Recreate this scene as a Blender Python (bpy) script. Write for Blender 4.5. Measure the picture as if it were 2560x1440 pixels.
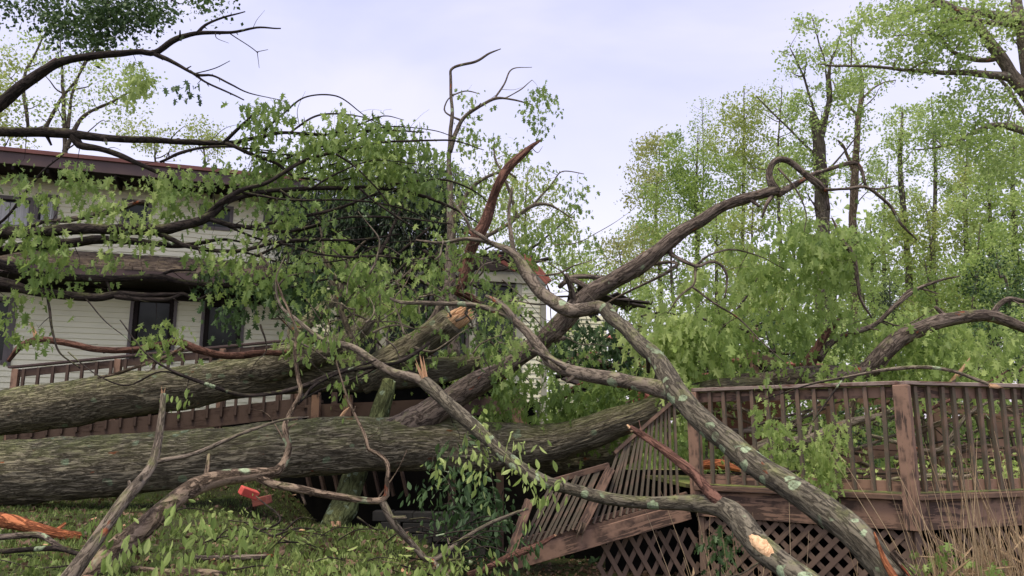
import bpy, math, random
import numpy as np
from mathutils import Vector

# ------------------------------------------------------------------ camera, sky, sun
for o in list(bpy.data.objects): bpy.data.objects.remove(o, do_unlink=True)
S = bpy.context.scene
F = 1934.0; CX, CY = 1280.0, 720.0
PITCH = math.atan(360.0 / F); CAMZ = 1.6
cam_data = bpy.data.cameras.new("camera"); cam = bpy.data.objects.new("camera", cam_data)
S.collection.objects.link(cam); S.camera = cam
cam_data.sensor_width = 36.0; cam_data.lens = 36.0 * F / 2560.0
cam_data.clip_start = 0.05; cam_data.clip_end = 1500
cam.location = (0, 0, CAMZ); cam.rotation_euler = (math.pi / 2 + PITCH, 0, 0)
S.view_settings.view_transform = 'Standard'; S.view_settings.look = 'None'
S.view_settings.exposure = 1.05; S.view_settings.gamma = 1.0
SUN_EL, SUN_AZ = math.radians(70), math.radians(205)      # azimuth clockwise from +Y
world = bpy.data.worlds.new("World"); S.world = world; world.use_nodes = True
def build_world():
    nt = world.node_tree; nt.nodes.clear(); N = nt.nodes.new; L = nt.links.new
    out = N('ShaderNodeOutputWorld'); add = N('ShaderNodeAddShader')
    sky = N('ShaderNodeTexSky'); sky.sky_type = 'NISHITA'; sky.sun_disc = False
    sky.sun_elevation = SUN_EL; sky.sun_rotation = SUN_AZ; sky.dust_density = 4; sky.air_density = 1.2
    b1 = N('ShaderNodeBackground'); b1.inputs['Strength'].default_value = 0.05
    L(sky.outputs[0], b1.inputs[0])
    tc = N('ShaderNodeTexCoord'); mp = N('ShaderNodeMapping'); mp.inputs['Scale'].default_value = (1.0, 1.0, 2.2)
    L(tc.outputs['Generated'], mp.inputs[0])
    nz = N('ShaderNodeTexNoise'); nz.inputs['Scale'].default_value = 1.7; nz.inputs['Detail'].default_value = 5; nz.inputs['Roughness'].default_value = 0.5
    nz.inputs['Distortion'].default_value = 0.5
    L(mp.outputs[0], nz.inputs['Vector'])
    rp = N('ShaderNodeValToRGB'); e = rp.color_ramp.elements
    e[0].position = 0.38; e[0].color = (0.55, 0.515, 0.74, 1)
    e[1].position = 0.62; e[1].color = (0.76, 0.685, 0.85, 1)
    m = rp.color_ramp.elements.new(0.5); m.color = (0.64, 0.59, 0.80, 1)
    L(nz.outputs['Fac'], rp.inputs[0])
    # paler cloud low on the horizon
    sp = N('ShaderNodeSeparateXYZ'); L(tc.outputs['Generated'], sp.inputs[0])
    mr = N('ShaderNodeMapRange'); mr.inputs[1].default_value = 0.05; mr.inputs[2].default_value = 0.50
    mr.inputs[3].default_value = 0.75; mr.inputs[4].default_value = 0.0
    L(sp.outputs['Z'], mr.inputs[0])
    mx = N('ShaderNodeMix'); mx.data_type = 'RGBA'; L(mr.outputs[0], mx.inputs[0])
    L(rp.outputs[0], mx.inputs[6]); mx.inputs[7].default_value = (0.95, 0.84, 0.95, 1)
    b2 = N('ShaderNodeBackground'); b2.inputs['Strength'].default_value = 0.445
    L(mx.outputs[2], b2.inputs[0])
    L(b1.outputs[0], add.inputs[0]); L(b2.outputs[0], add.inputs[1]); L(add.outputs[0], out.inputs[0])
build_world()
sd = bpy.data.lights.new("sun", 'SUN'); sd.energy = 1.5; sd.angle = math.radians(22); sd.color = (1.0, 0.90, 0.70)
sun = bpy.data.objects.new("sun", sd); S.collection.objects.link(sun)
sdir = Vector((math.sin(SUN_AZ) * math.cos(SUN_EL), math.cos(SUN_AZ) * math.cos(SUN_EL), math.sin(SUN_EL)))
sun.rotation_euler = sdir.to_track_quat('Z', 'Y').to_euler()

# ------------------------------------------------------------------ helpers
rng = np.random.default_rng(7)
cp, sn_ = math.cos(PITCH), math.sin(PITCH)
def ray(px, py):
    a = (px - CX) / F; b = (CY - py) / F
    return np.array([a, cp - b * sn_, sn_ + b * cp])
def W(px, py, D):
    r = ray(px, py); return np.array([0, 0, CAMZ]) + r * (D / r[1])
def Wr(px, py, D, w):
    r = ray(px, py); k = D / r[1]
    p = np.array([0, 0, CAMZ]) + r * k
    return np.array([p[0], p[1], p[2], 0.5 * w / F * k])
def nrm(v):
    v = np.asarray(v, float); n = np.linalg.norm(v, axis=-1, keepdims=True); return v / np.maximum(n, 1e-9)

# gradient-ish value noise
_perm = np.random.default_rng(3).permutation(512)
_val = np.random.default_rng(4).uniform(-1, 1, 512)
def vnoise(P):
    P = np.asarray(P, float); I = np.floor(P).astype(int); f = P - I; f = f * f * (3 - 2 * f)
    out = 0
    for dx in (0, 1):
        for dy in (0, 1):
            for dz in (0, 1):
                h = _perm[(_perm[(_perm[(I[..., 0] + dx) & 511] + I[..., 1] + dy) & 511] + I[..., 2] + dz) & 511]
                w = (f[..., 0] if dx else 1 - f[..., 0]) * (f[..., 1] if dy else 1 - f[..., 1]) * (f[..., 2] if dz else 1 - f[..., 2])
                out = out + w * _val[h]
    return out
def fbm(P, o=4, g=0.5):
    a, s, t = 1.0, 0.0, 0
    P = np.asarray(P, float)
    for i in range(o):
        t = t + a * vnoise(P * 2 ** i + 17.3 * i); s += a; a *= g
    return t / s

def ss(a, b, x):
    t = np.clip((x - a) / (b - a), 0, 1); return t * t * (3 - 2 * t)
def ground_z(x, y):
    x = np.asarray(x, float); y = np.asarray(y, float)
    left = 0.60 + 0.018 * y + 0.75 * ss(9.8, 13.5, y) + 0.35 * ss(14, 40, y)
    left = left - 0.6 * (1 - ss(-1, 3.5, y))
    e = -0.1 - 2.4 * ss(6.6, 8.8, y) * (1 - ss(13, 18, y))
    right = -0.15 + 1.2 * ss(11, 22, y) + 1.0 * ss(20, 45, y)
    k = ss(-.9, .5, x - e)
    z = left * (1 - k) + right * k
    return z + 0.05 * vnoise(np.stack([x * 0.9, y * 0.9, x * 0 + 3], -1)) + 0.5 * ss(20, 60, y) * vnoise(np.stack([x * .08, y * .08, x * 0], -1))

def make_mesh(name, V, quads=None, tris=None, attrs=None, smooth=True):
    V = np.asarray(V, np.float32).reshape(-1, 3); me = bpy.data.meshes.new(name)
    q = np.zeros((0, 4), int) if quads is None or len(quads) == 0 else np.asarray(quads, int)
    t = np.zeros((0, 3), int) if tris is None or len(tris) == 0 else np.asarray(tris, int)
    me.vertices.add(len(V)); me.vertices.foreach_set('co', V.ravel())
    nl = len(q) * 4 + len(t) * 3
    me.loops.add(nl); me.loops.foreach_set('vertex_index', np.concatenate([q.ravel(), t.ravel()]).astype(np.int32))
    me.polygons.add(len(q) + len(t))
    st = np.concatenate([np.arange(len(q)) * 4, len(q) * 4 + np.arange(len(t)) * 3]).astype(np.int32)
    me.polygons.foreach_set('loop_start', st)
    me.polygons.foreach_set('use_smooth', np.full(len(q) + len(t), smooth, dtype=bool))
    for k, a in (attrs or {}).items():
        a = np.asarray(a, np.float32)
        if a.ndim == 2:
            at = me.attributes.new(k, 'FLOAT_VECTOR', 'POINT'); at.data.foreach_set('vector', a.ravel())
        else:
            at = me.attributes.new(k, 'FLOAT', 'POINT'); at.data.foreach_set('value', a)
    me.update(); me.validate(); return me

class MB:
    """collects pieces that become ONE mesh object"""
    def __init__(s): s.V = []; s.Q = []; s.T = []; s.A = []; s.B = []; s.n = 0
    def add(s, V, Q=None, T=None, co=None, tint=None):
        V = np.asarray(V, float).reshape(-1, 3)
        s.V.append(V)
        if Q is not None and len(Q): s.Q.append(np.asarray(Q, int) + s.n)
        if T is not None and len(T): s.T.append(np.asarray(T, int) + s.n)
        s.A.append(V.copy() if co is None else co)
        s.B.append(np.zeros(len(V)) if tint is None else np.broadcast_to(tint, (len(V),)))
        s.n += len(V); return s
    def box(s, c, size, ax=None, tint=0.0):
        h = np.array(size, float) / 2
        G = np.array([[x, y, z] for x in (-1, 1) for y in (-1, 1) for z in (-1, 1)], float) * h
        L = G.copy(); A = np.eye(3) if ax is None else np.array([nrm(a) for a in ax])
        V = np.array(c) + G @ A
        Q = [[0, 1, 3, 2], [4, 6, 7, 5], [0, 4, 5, 1], [2, 3, 7, 6], [0, 2, 6, 4], [1, 5, 7, 3]]
        s.add(V, Q, co=L + np.random.default_rng(s.n).uniform(-5, 5, 3), tint=tint); return s
    def beam(s, p, q, w, h, up=(0, 0, 1), tint=0.0):
        """length is local X, w sideways, h along up"""
        p = np.array(p, float); q = np.array(q, float); d = q - p; l = np.linalg.norm(d); d = d / l
        up = np.array(up, float); side = nrm(np.cross(up, d)); u2 = np.cross(d, side)
        return s.box((p + q) / 2, (l, w, h), (d, side, u2), tint)
    def hexa(s, P, tint=0.0):
        Q = [[0, 3, 2, 1], [4, 5, 6, 7], [0, 1, 5, 4], [1, 2, 6, 5], [2, 3, 7, 6], [3, 0, 4, 7]]
        return s.add(np.array(P, float), Q, tint=tint)
    def pieces(s, name, mat, parent=None, bevel=0.0):
        for V, Q, A, B in zip(s.V, s.Q, s.A, s.B):
            m = MB(); m.V = [V]; m.Q = [Q - Q.min()]; m.A = [A]; m.B = [B]; m.n = len(V); m.build(name, mat, parent, bevel=bevel)
    def build(s, name, mat, parent=None, smooth=False, bevel=0.0):
        if s.n == 0: return None
        me = make_mesh(name, np.concatenate(s.V), np.concatenate(s.Q) if s.Q else None, np.concatenate(s.T) if s.T else None,
                       {'bark_co': np.concatenate(s.A), 'tint': np.concatenate(s.B)}, smooth)
        o = bpy.data.objects.new(name, me); S.collection.objects.link(o); me.materials.append(mat)
        if parent is not None:
            o.parent = parent; o.matrix_parent_inverse = PINV[parent.name]
        if bevel > 0:
            m = o.modifiers.new('bevel', 'BEVEL'); m.width = bevel; m.segments = 1; m.limit_method = 'ANGLE'
        return o
PINV = {}
def thing(name, label, cat, loc, group=None, rz=0.0, kind=None):
    o = bpy.data.objects.new(name, None); S.collection.objects.link(o)
    o.empty_display_size = 0.2
    o.location = tuple(float(v) for v in loc); o.rotation_euler = (0, 0, rz)
    from mathutils import Matrix
    PINV[o.name] = (Matrix.Translation(Vector(o.location)) @ Matrix.Rotation(rz, 4, 'Z')).inverted()
    tag(o, label, cat, group, kind); return o
def tag(o, label=None, cat=None, group=None, kind=None):
    if label: o['label'] = label
    if cat: o['category'] = cat
    if group: o['group'] = group
    if kind: o['kind'] = kind
    return o

# ---------------------------------------------------------- tubes
def spline(P):
    P = np.asarray(P, float); out = []; k = len(P)
    if k == 2: P = np.array([P[0], (P[0] + P[1]) / 2, P[1]]); k = 3
    for i in range(k - 1):
        p0 = P[i - 1] if i > 0 else 2 * P[0] - P[1]; p1 = P[i]; p2 = P[i + 1]; p3 = P[i + 2] if i + 2 < k else 2 * P[-1] - P[-2]
        l = np.linalg.norm(p2[:3] - p1[:3]); r = max(min(p1[3], p2[3]), 0.003)
        n = int(np.clip(l / max(1.6 * r, 0.04), 2, 60))
        t = np.linspace(0, 1, n, endpoint=False)[:, None]
        out.append(0.5 * ((2 * p1) + (-p0 + p2) * t + (2 * p0 - 5 * p1 + 4 * p2 - p3) * t * t + (-p0 + 3 * p1 - 3 * p2 + p3) * t ** 3))
    out.append(P[-1:]); R = np.concatenate(out); R[:, 3] = np.maximum(R[:, 3], 0.0012); return R
def frames(C):
    T = nrm(np.gradient(C, axis=0)); U = np.zeros_like(C)
    u = np.cross(T[0], [0.13, 0.2, 1.0]); u = u / np.linalg.norm(u); U[0] = u
    for i in range(1, len(C)):
        u = u - T[i] * np.dot(u, T[i]); u = u / max(np.linalg.norm(u), 1e-9); U[i] = u
    return T, U, np.cross(T, U)
def tube(mb, R, sides=None, seed=0, wob=0.25, disp=0.0, rough=0.10, tint=0.0, s0=0.0, closed=True):
    """R = (n,4) centreline + radius"""
    C = R[:, :3].copy(); r = R[:, 3].copy(); n = len(C)
    if n < 2: return
    s = np.concatenate([[0], np.cumsum(np.linalg.norm(np.diff(C, axis=0), axis=1))])
    if wob > 0 and n > 4:
        q = np.stack([s * 3.4, s * 0 + seed * 1.7, s * 0], -1)
        k = np.minimum(1, np.minimum(s, s[-1] - s) / (0.1 + 0 * s))[:, None]
        C = C + (np.stack([vnoise(q), vnoise(q + 40), vnoise(q + 90)], -1) * (np.minimum(r[:, None] * wob, .011) + 0.003)) * k
    T, U, Bn = frames(C); rm = float(r.max())
    if sides is None: sides = 5 if rm < 0.012 else 8 if rm < 0.03 else 14 if rm < 0.09 else 26
    a = np.linspace(0, 2 * np.pi, sides, endpoint=False); ca, sa = np.cos(a), np.sin(a)
    ref = float(np.median(r))
    co = np.stack([np.broadcast_to(ca * ref, (n, sides)), np.broadcast_to(sa * ref, (n, sides)), np.broadcast_to(((s + s0) * 0.28)[:, None], (n, sides))], -1) + seed * 3.7
    rr = np.broadcast_to(r[:, None], (n, sides)) * (1 + rough * vnoise(co * [9, 9, 16]) * 1.6 + rough * vnoise(np.stack([np.broadcast_to((s * 1.7 + seed)[:, None], (n, sides)), co[..., 0] * 2, co[..., 1] * 2], -1)) * 1.4)
    if disp > 0:
        w = co + 0.05 * np.stack([vnoise(co * [5, 5, 9] + 5), vnoise(co * [5, 5, 9] + 50), 0.3 * vnoise(co * 6 + 80)], -1)
        n1 = 1 - np.abs(fbm(w * [26, 26, 11], 3)) * 2.4
        n2 = 1 - np.abs(vnoise(w * [60, 60, 34])) * 1.6
        rr = rr + disp * (n1 * 0.75 + n2 * 0.35)
    V = C[:, None] + rr[..., None] * (U[:, None] * ca[None, :, None] + Bn[:, None] * sa[None, :, None])
    i = np.arange(n - 1)[:, None] * sides; j = np.arange(sides)[None]; j2 = (j + 1) % sides
    Q = np.stack([i + j, i + j2, i + sides + j2, i + sides + j], -1).reshape(-1, 4)
    V = V.reshape(-1, 3); co = co.reshape(-1, 3); Tt = []
    if closed:
        base = len(V); V = np.concatenate([V, C[:1] - T[:1] * r[0] * .15, C[-1:] + T[-1:] * r[-1] * .3]); co = np.concatenate([co, co[:1], co[-1:]])
        for k in range(sides):
            Tt.append([base, (k + 1) % sides, k]); Tt.append([base + 1, (n - 1) * sides + k, (n - 1) * sides + (k + 1) % sides])
    mb.add(V, Q, Tt, co=co, tint=tint)

# ---------------------------------------------------------- leaves
def _fan(pts, fold=0.25):
    n = len(pts); V = [[0, pts[0][1] * 0 + 0.32, 0]] + [[x, y, -abs(x) * fold + 0.10 * (y - .5) ** 2 - .08 * y * y] for x, y in pts]
    return np.array(V, float), np.array([[0, 1 + i, 1 + (i + 1) % n] for i in range(n)])
half = [(0.0, 0.0), (0.07, 0.20), (0.34, 0.12), (0.16, 0.36), (0.47, 0.56), (0.16, 0.58), (0.20, 0.82), (0.0, 1.0)]
MAPLE = _fan(half + [(-x, y) for x, y in half[-2:0:-1]], 0.5)
half = [(0.0, 0.0), (0.13, 0.22), (0.20, 0.48), (0.15, 0.75), (0.0, 1.0)]
ELLIP = _fan(half + [(-x, y) for x, y in half[-2:0:-1]], 0.35)
DIAM = (np.array([[0, 0, 0], [0.36, 0.45, -0.1], [0, 1, 0], [-0.36, 0.45, -0.1]]), np.array([[0, 1, 2], [0, 2, 3]]))
NEED = (np.array([[0, 0, 0], [0.10, 0.5, 0], [0, 1, -0.1], [-0.10, 0.5, 0]]), np.array([[0, 1, 2], [0, 2, 3]]))
def leaves(mb, tmpl, P, axis, nor, size, tint):
    V0, T0 = tmpl; N = len(P)
    if N == 0: return
    a = nrm(axis); s = nrm(np.cross(a, nor)); n = np.cross(s, a)
    V = P[:, None] + size[:, None, None] * (V0[None, :, 0:1] * s[:, None] + V0[None, :, 1:2] * a[:, None] + V0[None, :, 2:3] * n[:, None])
    T = (T0[None] + (np.arange(N) * len(V0))[:, None, None]).reshape(-1, 3)
    mb.add(V.reshape(-1, 3), None, T, tint=np.repeat(tint, len(V0)))

class Plant:
    def __init__(s, name, label, cat, base, bark, group=None):
        s.root = thing(name, label, cat, base, group); s.bark = bark; s.sk = []; s.tw = MB(); s.fo = {}; s.seed = int(rng.integers(1, 9999))
        s.r = np.random.default_rng(s.seed)
    def limb(s, pts, part='branch', world=False, disp=0.0, sides=None, mat=None, wob=0.62, merge=False, rough=0.10, skel=True, stubs=1.0):
        R = spline(pts if world else [Wr(*p) for p in pts])
        if disp > 0:
            n = int(np.sum(np.linalg.norm(np.diff(R[:, :3], axis=0), axis=1)) / 0.022); t = np.linspace(0, len(R) - 1, n)
            R = np.stack([np.interp(t, np.arange(len(R)), R[:, i]) for i in range(4)], -1)
        s.seed += 1
        mb = s.tw if merge else MB()
        tube(mb, R, sides=sides, seed=(s.seed % 97) + .37, disp=disp, wob=wob if disp < .012 else .05, rough=rough)
        L = float(np.sum(np.linalg.norm(np.diff(R[:, :3], axis=0), axis=1))); rm = float(np.median(R[:, 3]))
        if stubs and part != 'trunk' and not merge and len(R) > 8 and .006 < rm < .12:
            for _ in range(int(stubs * L / (.28 + rm * 5))):
                i = int(s.r.integers(3, len(R) - 3)); p = R[i, :3]; r_ = R[i, 3]; T_ = nrm(R[i + 2, :3] - R[i - 2, :3]); o = s.r.normal(0, 1, 3); o = nrm(o - T_ * np.dot(o, T_)); g = s.r.uniform()
                if g < .45:      # knot
                    P_ = np.array([np.append(p + o * r_ * .2 - T_ * r_ * .6, r_ * .7), np.append(p + o * r_ * .45, r_ * .78), np.append(p + o * r_ * .75 + T_ * r_ * .5, r_ * .4)])
                elif g < .8:     # snapped stub
                    l = r_ * s.r.uniform(2, 4.5); P_ = np.array([np.append(p, r_ * .5), np.append(p + o * l * .6 + T_ * l * .3, r_ * .33), np.append(p + o * l + T_ * l * .5, r_ * .25)])
                else:            # thin dead shoot
                    l = s.r.uniform(.12, .45); w_ = min(r_ * .3, .006); k = s.r.normal(0, .12, 3) * l; P_ = np.array([np.append(p, w_), np.append(p + o * l * .5 + T_ * l * .3 + k, w_ * .7), np.append(p + o * l * .8 + T_ * l * .7, w_ * .3)])
                tube(mb, spline(P_), sides=max(6, (sides or 14) // 2) if g < .8 else 5, seed=s.r.uniform(0, 60), wob=.1)
        if not merge: mb.build(part, mat or s.bark, s.root, True)
        if skel: s.sk.append(R)
        return R
    def foliage(s, ells, anchors, per, size, kind='maple', mat=None, rc=0.14, dspread=0.5, up=False, droop=0.75, tw=0.006, maxtw=None, twigs=True, hang=0.0, tintc=0.0):
        """ells: (px, py, D, rx, ry, weight).  anchors join the nearest limb by thin twigs; leaves cluster on them"""
        r = s.r; mat = mat or M['leaf']
        wts = np.array([e[5] if len(e) > 5 else e[3] * e[4] for e in ells], float); wts /= wts.sum()
        A = []
        for _ in range(anchors):
            e = ells[r.choice(len(ells), p=wts)]
            th = r.uniform(0, 2 * np.pi); q = math.sqrt(r.uniform(0, 1)); z = r.uniform(-1, 1) * math.sqrt(max(0, 1 - q * q * .8))
            A.append(W(e[0] + e[3] * q * math.cos(th), e[1] + e[4] * q * math.sin(th), e[2] + dspread * z))
        A = np.array(A); sk = np.concatenate(s.sk)
        d = np.min(np.linalg.norm(A[:, None] - sk[None, ::3, :3], axis=2), axis=1) if len(sk) > 3 else np.zeros(len(A))
        A = A[np.argsort(d)]
        buf = np.zeros((len(sk) + len(A) * 7, 4)); buf[:len(sk)] = sk; nb = len(sk)
        P = []; AX = []
        sz, pr = {'maple': (.74, .72), 'ellip': (.74, .62), 'diam': (.64, 1.6), 'needle': (1, 1)}[kind]; size = size * sz; per = per * pr
        tmpl = {'maple': MAPLE, 'ellip': ELLIP, 'diam': DIAM, 'needle': NEED}[kind]
        for a in A:
            v = a - buf[:nb, :3]; dist = np.linalg.norm(v, axis=1)
            cost = dist.copy()
            if up: cost = cost + 1.6 * np.maximum(0, 0.55 * dist - v[:, 2])
            i = int(np.argmin(cost)); p = buf[i, :3]; L = dist[i]
            if L < 0.02: continue
            r0 = min(buf[i, 3] * 0.7, tw * (0.6 + 1.1 * L ** 0.6)) if maxtw is None else min(buf[i, 3] * .7, maxtw)
            mid = (p + a) / 2 + r.normal(0, 0.10, 3) * L + np.array([0, 0, (0.12 if not up else -0.10) * L])
            m2 = p * .2 + a * .8 + r.normal(0, 0.05, 3) * L + np.array([0, 0, .06 * L])
            R = np.array([np.append(p, r0), np.append(mid, r0 * .72), np.append(m2, r0 * .5), np.append(a, r0 * .32)])
            t = np.linspace(0, 3, 7); R7 = np.stack([np.interp(t, np.arange(4), R[:, k]) for k in range(4)], -1)
            R7[:, :3] += r.normal(0, 0.018, (7, 3)) * min(L, 1.0)
            if twigs:
                if L > 0.25: R7s = spline(R7[[0, 1, 3, 5, 6]])[::1]
                else: R7s = R7[[0, 3, 6]]
                tube(s.tw, R7s if len(R7s) < 14 else R7s[::2], sides=4 if r0 < .02 else 6, seed=r.uniform(0, 50), wob=0, closed=False)
            buf[nb:nb + 5] = R7[2:7]; nb += 5
            n = max(1, int(per * r.uniform(0.4, 1.6)))
            # leaves sit round the twig end and along its last part
            tt = 1 - np.abs(r.normal(0, 0.35, n)).clip(0, .9) * min(1.0, 1.2 * rc / max(L, 0.01) + .15)
            base = R7[3:4, :3] + (a - R7[3:4, :3]) * tt[:, None]
            off = r.normal(0, 1, (n, 3)) * rc * 0.45
            off[:, 2] -= np.abs(off[:, 2]) * hang + hang * rc * r.uniform(0, 1, n)
            P.append(base + off); ax = nrm(off + r.normal(0, rc * .25, (n, 3))) * (1 - droop) + np.array([0, 0, -1.0]) * droop + r.normal(0, .28, (n, 3)); AX.append(ax)
        if not P: return
        P = np.concatenate(P); AX = np.concatenate(AX); n = len(P)
        if kind == 'diam': AX = r.normal(0, 1, (n, 3)) + [0, 0, -droop]
        NO = r.normal(0, 1, (n, 3)) + np.array([0, -0.5, 0.5])
        key = mat.name
        if key not in s.fo: s.fo[key] = (MB(), mat)
        clump = vnoise(P * 1.9) * .45 + vnoise(P * .5) * .3
        leaves(s.fo[key][0], tmpl, P, AX, NO, size * r.uniform(0.45, 1.45, n), r.uniform(-.3, .3, n) + clump + tintc)
    def finish(s, twig_name='twigs', leaf_name='foliage'):
        s.tw.build(twig_name, s.bark, s.root, True)
        for mb, mat in s.fo.values(): mb.build(leaf_name, mat, s.root, False)
        return s.root
def shards(parent, p, d, r, length, n, mat, name='broken_end', seed=1, spread=0.35):
    q = np.random.default_rng(seed); mb = MB(); d = nrm(d); p = np.array(p, float)
    for _ in range(n):
        o = q.normal(0, 1, 3); o = o - d * np.dot(o, d); o = nrm(o) * r * math.sqrt(q.uniform(0, .9))
        l = length * q.uniform(.35, 1); w = r * q.uniform(.12, .3)
        e = p + o + (d + q.normal(0, .06, 3) + o / max(r, 1e-4) * spread * .3) * l
        tube(mb, np.array([np.append(p + o * .95 - d * length * .3, w), np.append((p + o + e) / 2, w * .75), np.append(e, w * .12)]), sides=5, seed=q.uniform(0, 9), wob=0)
    return mb.build(name, mat, parent, False)
# ------------------------------------------------------------------ materials
M = {}
class NT:
    def __init__(s, name, rough=0.8, spec=0.3):
        s.m = bpy.data.materials.new(name); s.m.use_nodes = True; s.t = s.m.node_tree
        s.b = s.t.nodes['Principled BSDF']; s.b.inputs['Roughness'].default_value = rough; s.b.inputs['Specular IOR Level'].default_value = spec
        M[name] = s.m
    def n(s, typ, **k):
        o = s.t.nodes.new('ShaderNode' + typ)
        for a, b in k.items():
            if a in o.inputs: o.inputs[a].default_value = b
            else: setattr(o, a, b)
        return o
    def l(s, a, b): s.t.links.new(a, b)
    def co(s, attr=None, scale=(1, 1, 1)):
        m = s.n('Mapping'); m.inputs['Scale'].default_value = scale
        if attr: s.l(s.n('Attribute', attribute_name=attr).outputs['Vector'], m.inputs[0])
        else: s.l(s.n('TexCoord').outputs['Object'], m.inputs[0])
        return m.outputs[0]
    def noise(s, co, scale, detail=4, rough=0.6, dist=0.0):
        o = s.n('TexNoise', Scale=scale, Detail=detail, Roughness=rough, Distortion=dist); s.l(co, o.inputs['Vector']); return o.outputs['Fac']
    def ramp(s, f, stops):
        o = s.n('ValToRGB'); e = o.color_ramp.elements
        while len(e) < len(stops): e.new(0.5)
        for i, (p, c) in enumerate(stops): e[i].position = p; e[i].color = (*c, 1) if len(c) == 3 else c
        s.l(f, o.inputs[0]); return o.outputs[0]
    def val(s, f, a, b, c=0.0, d=1.0):
        o = s.n('MapRange'); s.l(f, o.inputs[0]); o.inputs[1].default_value = a; o.inputs[2].default_value = b; o.inputs[3].default_value = c; o.inputs[4].default_value = d
        return o.outputs[0]
    def mix(s, f, a, b, mode='MIX'):
        o = s.n('Mix', data_type='RGBA', blend_type=mode)
        for v, i in ((f, 0), (a, 6), (b, 7)):
            if isinstance(v, (int, float)): o.inputs[i].default_value = v
            elif isinstance(v, tuple): o.inputs[i].default_value = (*v, 1)
            else: s.l(v, o.inputs[i])
        return o.outputs[2]
    def math(s, op, a, b=0.5):
        o = s.n('Math', operation=op)
        for v, i in ((a, 0), (b, 1)):
            if isinstance(v, (int, float)): o.inputs[i].default_value = v
            else: s.l(v, o.inputs[i])
        return o.outputs[0]
    def bump(s, h, strength=0.5, dist=0.02):
        o = s.n('Bump', Strength=strength, Distance=dist); s.l(h, o.inputs['Height']); s.l(o.outputs[0], s.b.inputs['Normal'])
    def col(s, c): s.l(c, s.b.inputs['Base Color'])

def bark_mat(name, dark, mid, light, moss=0.0, lichen=0.0, red=0.0, sc=1.0, bump=0.8, bd=0.02, an=15):
    t = NT(name, 0.92, 0.12); co = t.co('bark_co', (sc, sc, sc))
    st = t.co('bark_co', (sc * 24, sc * 24, sc * an))
    f1 = t.noise(st, 1.0, 7, 0.62, 0.7); f2 = t.noise(t.co('bark_co', (sc, sc, sc * .6)), 12, 5, 0.65); f3 = t.noise(t.co('bark_co', (sc, sc, sc * .7)), 95, 4, 0.7)
    ridge = t.math('ABSOLUTE', t.math('SUBTRACT', f1, 0.5)); crack = t.val(ridge, 0.0, 0.06)
    c = t.ramp(f2, [(0.25, mid), (0.5, tuple(0.6 * a + .4 * b for a, b in zip(mid, light))), (0.8, light)])
    c = t.mix(t.val(f3, .3, .7, 0, .5), c, mid, 'MIX')
    c = t.mix(t.val(crack, 0, 1, .8, 0), c, dark)
    c = t.mix(t.val(t.noise(t.co('bark_co', (sc * 80, sc * 80, sc * an * 4)), 1.0, 4, .65, .8), .54, .62, 0, .6), c, dark)
    ob = t.co(None)
    if red > 0:
        c = t.mix(t.val(t.noise(t.co('bark_co', (1, 1, 1.6)), 9, 3, .6), .74 - .2 * red, .80 - .2 * red), c, t.mix(f3, (0.26, 0.065, 0.03), (0.42, 0.14, 0.07)))
    if moss > 0:
        g = t.n('NewGeometry'); sp = t.n('SeparateXYZ'); t.l(g.outputs['Normal'], sp.inputs[0])
        up = t.val(sp.outputs['Z'], 0.0, 0.85); nn = t.noise(ob, 5, 5, .65)
        k = t.math('MULTIPLY', t.val(nn, 0.60 - .35 * moss, 0.74 - .2 * moss), up)
        k2 = t.math('MULTIPLY', k, t.val(f3, .3, .6, .4, 1))
        c = t.mix(k2, c, t.mix(t.noise(ob, 40, 2), (0.13, 0.155, 0.05), (0.29, 0.30, 0.13)))
    if lichen > 0:
        w = t.noise(ob, 22, 3); vec = t.n('Mix', data_type='VECTOR'); vec.inputs[0].default_value = .06
        t.l(ob, vec.inputs[4]); nn2 = t.n('TexNoise', Scale=14.0, Detail=3.0); t.l(ob, nn2.inputs['Vector']); t.l(nn2.outputs['Color'], vec.inputs[5])
        vo = t.n('TexVoronoi', Scale=9.0 if lichen > .5 else 6.0); t.l(vec.outputs[1], vo.inputs['Vector'])
        spots = t.val(vo.outputs['Distance'], 0.26 + .12 * lichen, 0.22 + .12 * lichen); gate = t.val(t.noise(ob, 2.6, 2), .62 - .18 * lichen, .66 - .18 * lichen)
        k = t.math('MULTIPLY', spots, gate); k = t.math('MULTIPLY', k, t.val(t.noise(ob, 60, 3), .28, .5))
        c = t.mix(k, c, t.mix(t.noise(ob, 50, 2), (0.20, 0.27, 0.15), (0.42, 0.50, 0.33)))
    t.col(c)
    h = t.math('ADD', t.math('ADD', t.math('MULTIPLY', crack, 1.0), t.math('MULTIPLY', f1, 1.2)), t.math('MULTIPLY', f3, 0.5)); t.bump(h, bump, bd); return t.m
bark_mat('bark_log', (0.065, 0.055, 0.04), (0.26, 0.23, 0.16), (0.41, 0.365, 0.26), moss=0.84, lichen=0.35, red=0.30, bump=1.0, bd=0.03, an=8, sc=1.75)
bark_mat('bark_limb', (0.028, 0.021, 0.018), (0.135, 0.105, 0.085), (0.28, 0.23, 0.185), moss=0.15, lichen=0.25, red=0.42, bump=0.8, bd=0.015)
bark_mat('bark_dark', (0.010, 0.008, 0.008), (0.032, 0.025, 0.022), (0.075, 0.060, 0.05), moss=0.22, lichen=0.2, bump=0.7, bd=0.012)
bark_mat('bark_grey', (0.035, 0.028, 0.022), (0.16, 0.13, 0.10), (0.31, 0.26, 0.205), moss=0.3, lichen=0.35, red=0.38, sc=1.3, bump=0.7, bd=0.01)
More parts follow.
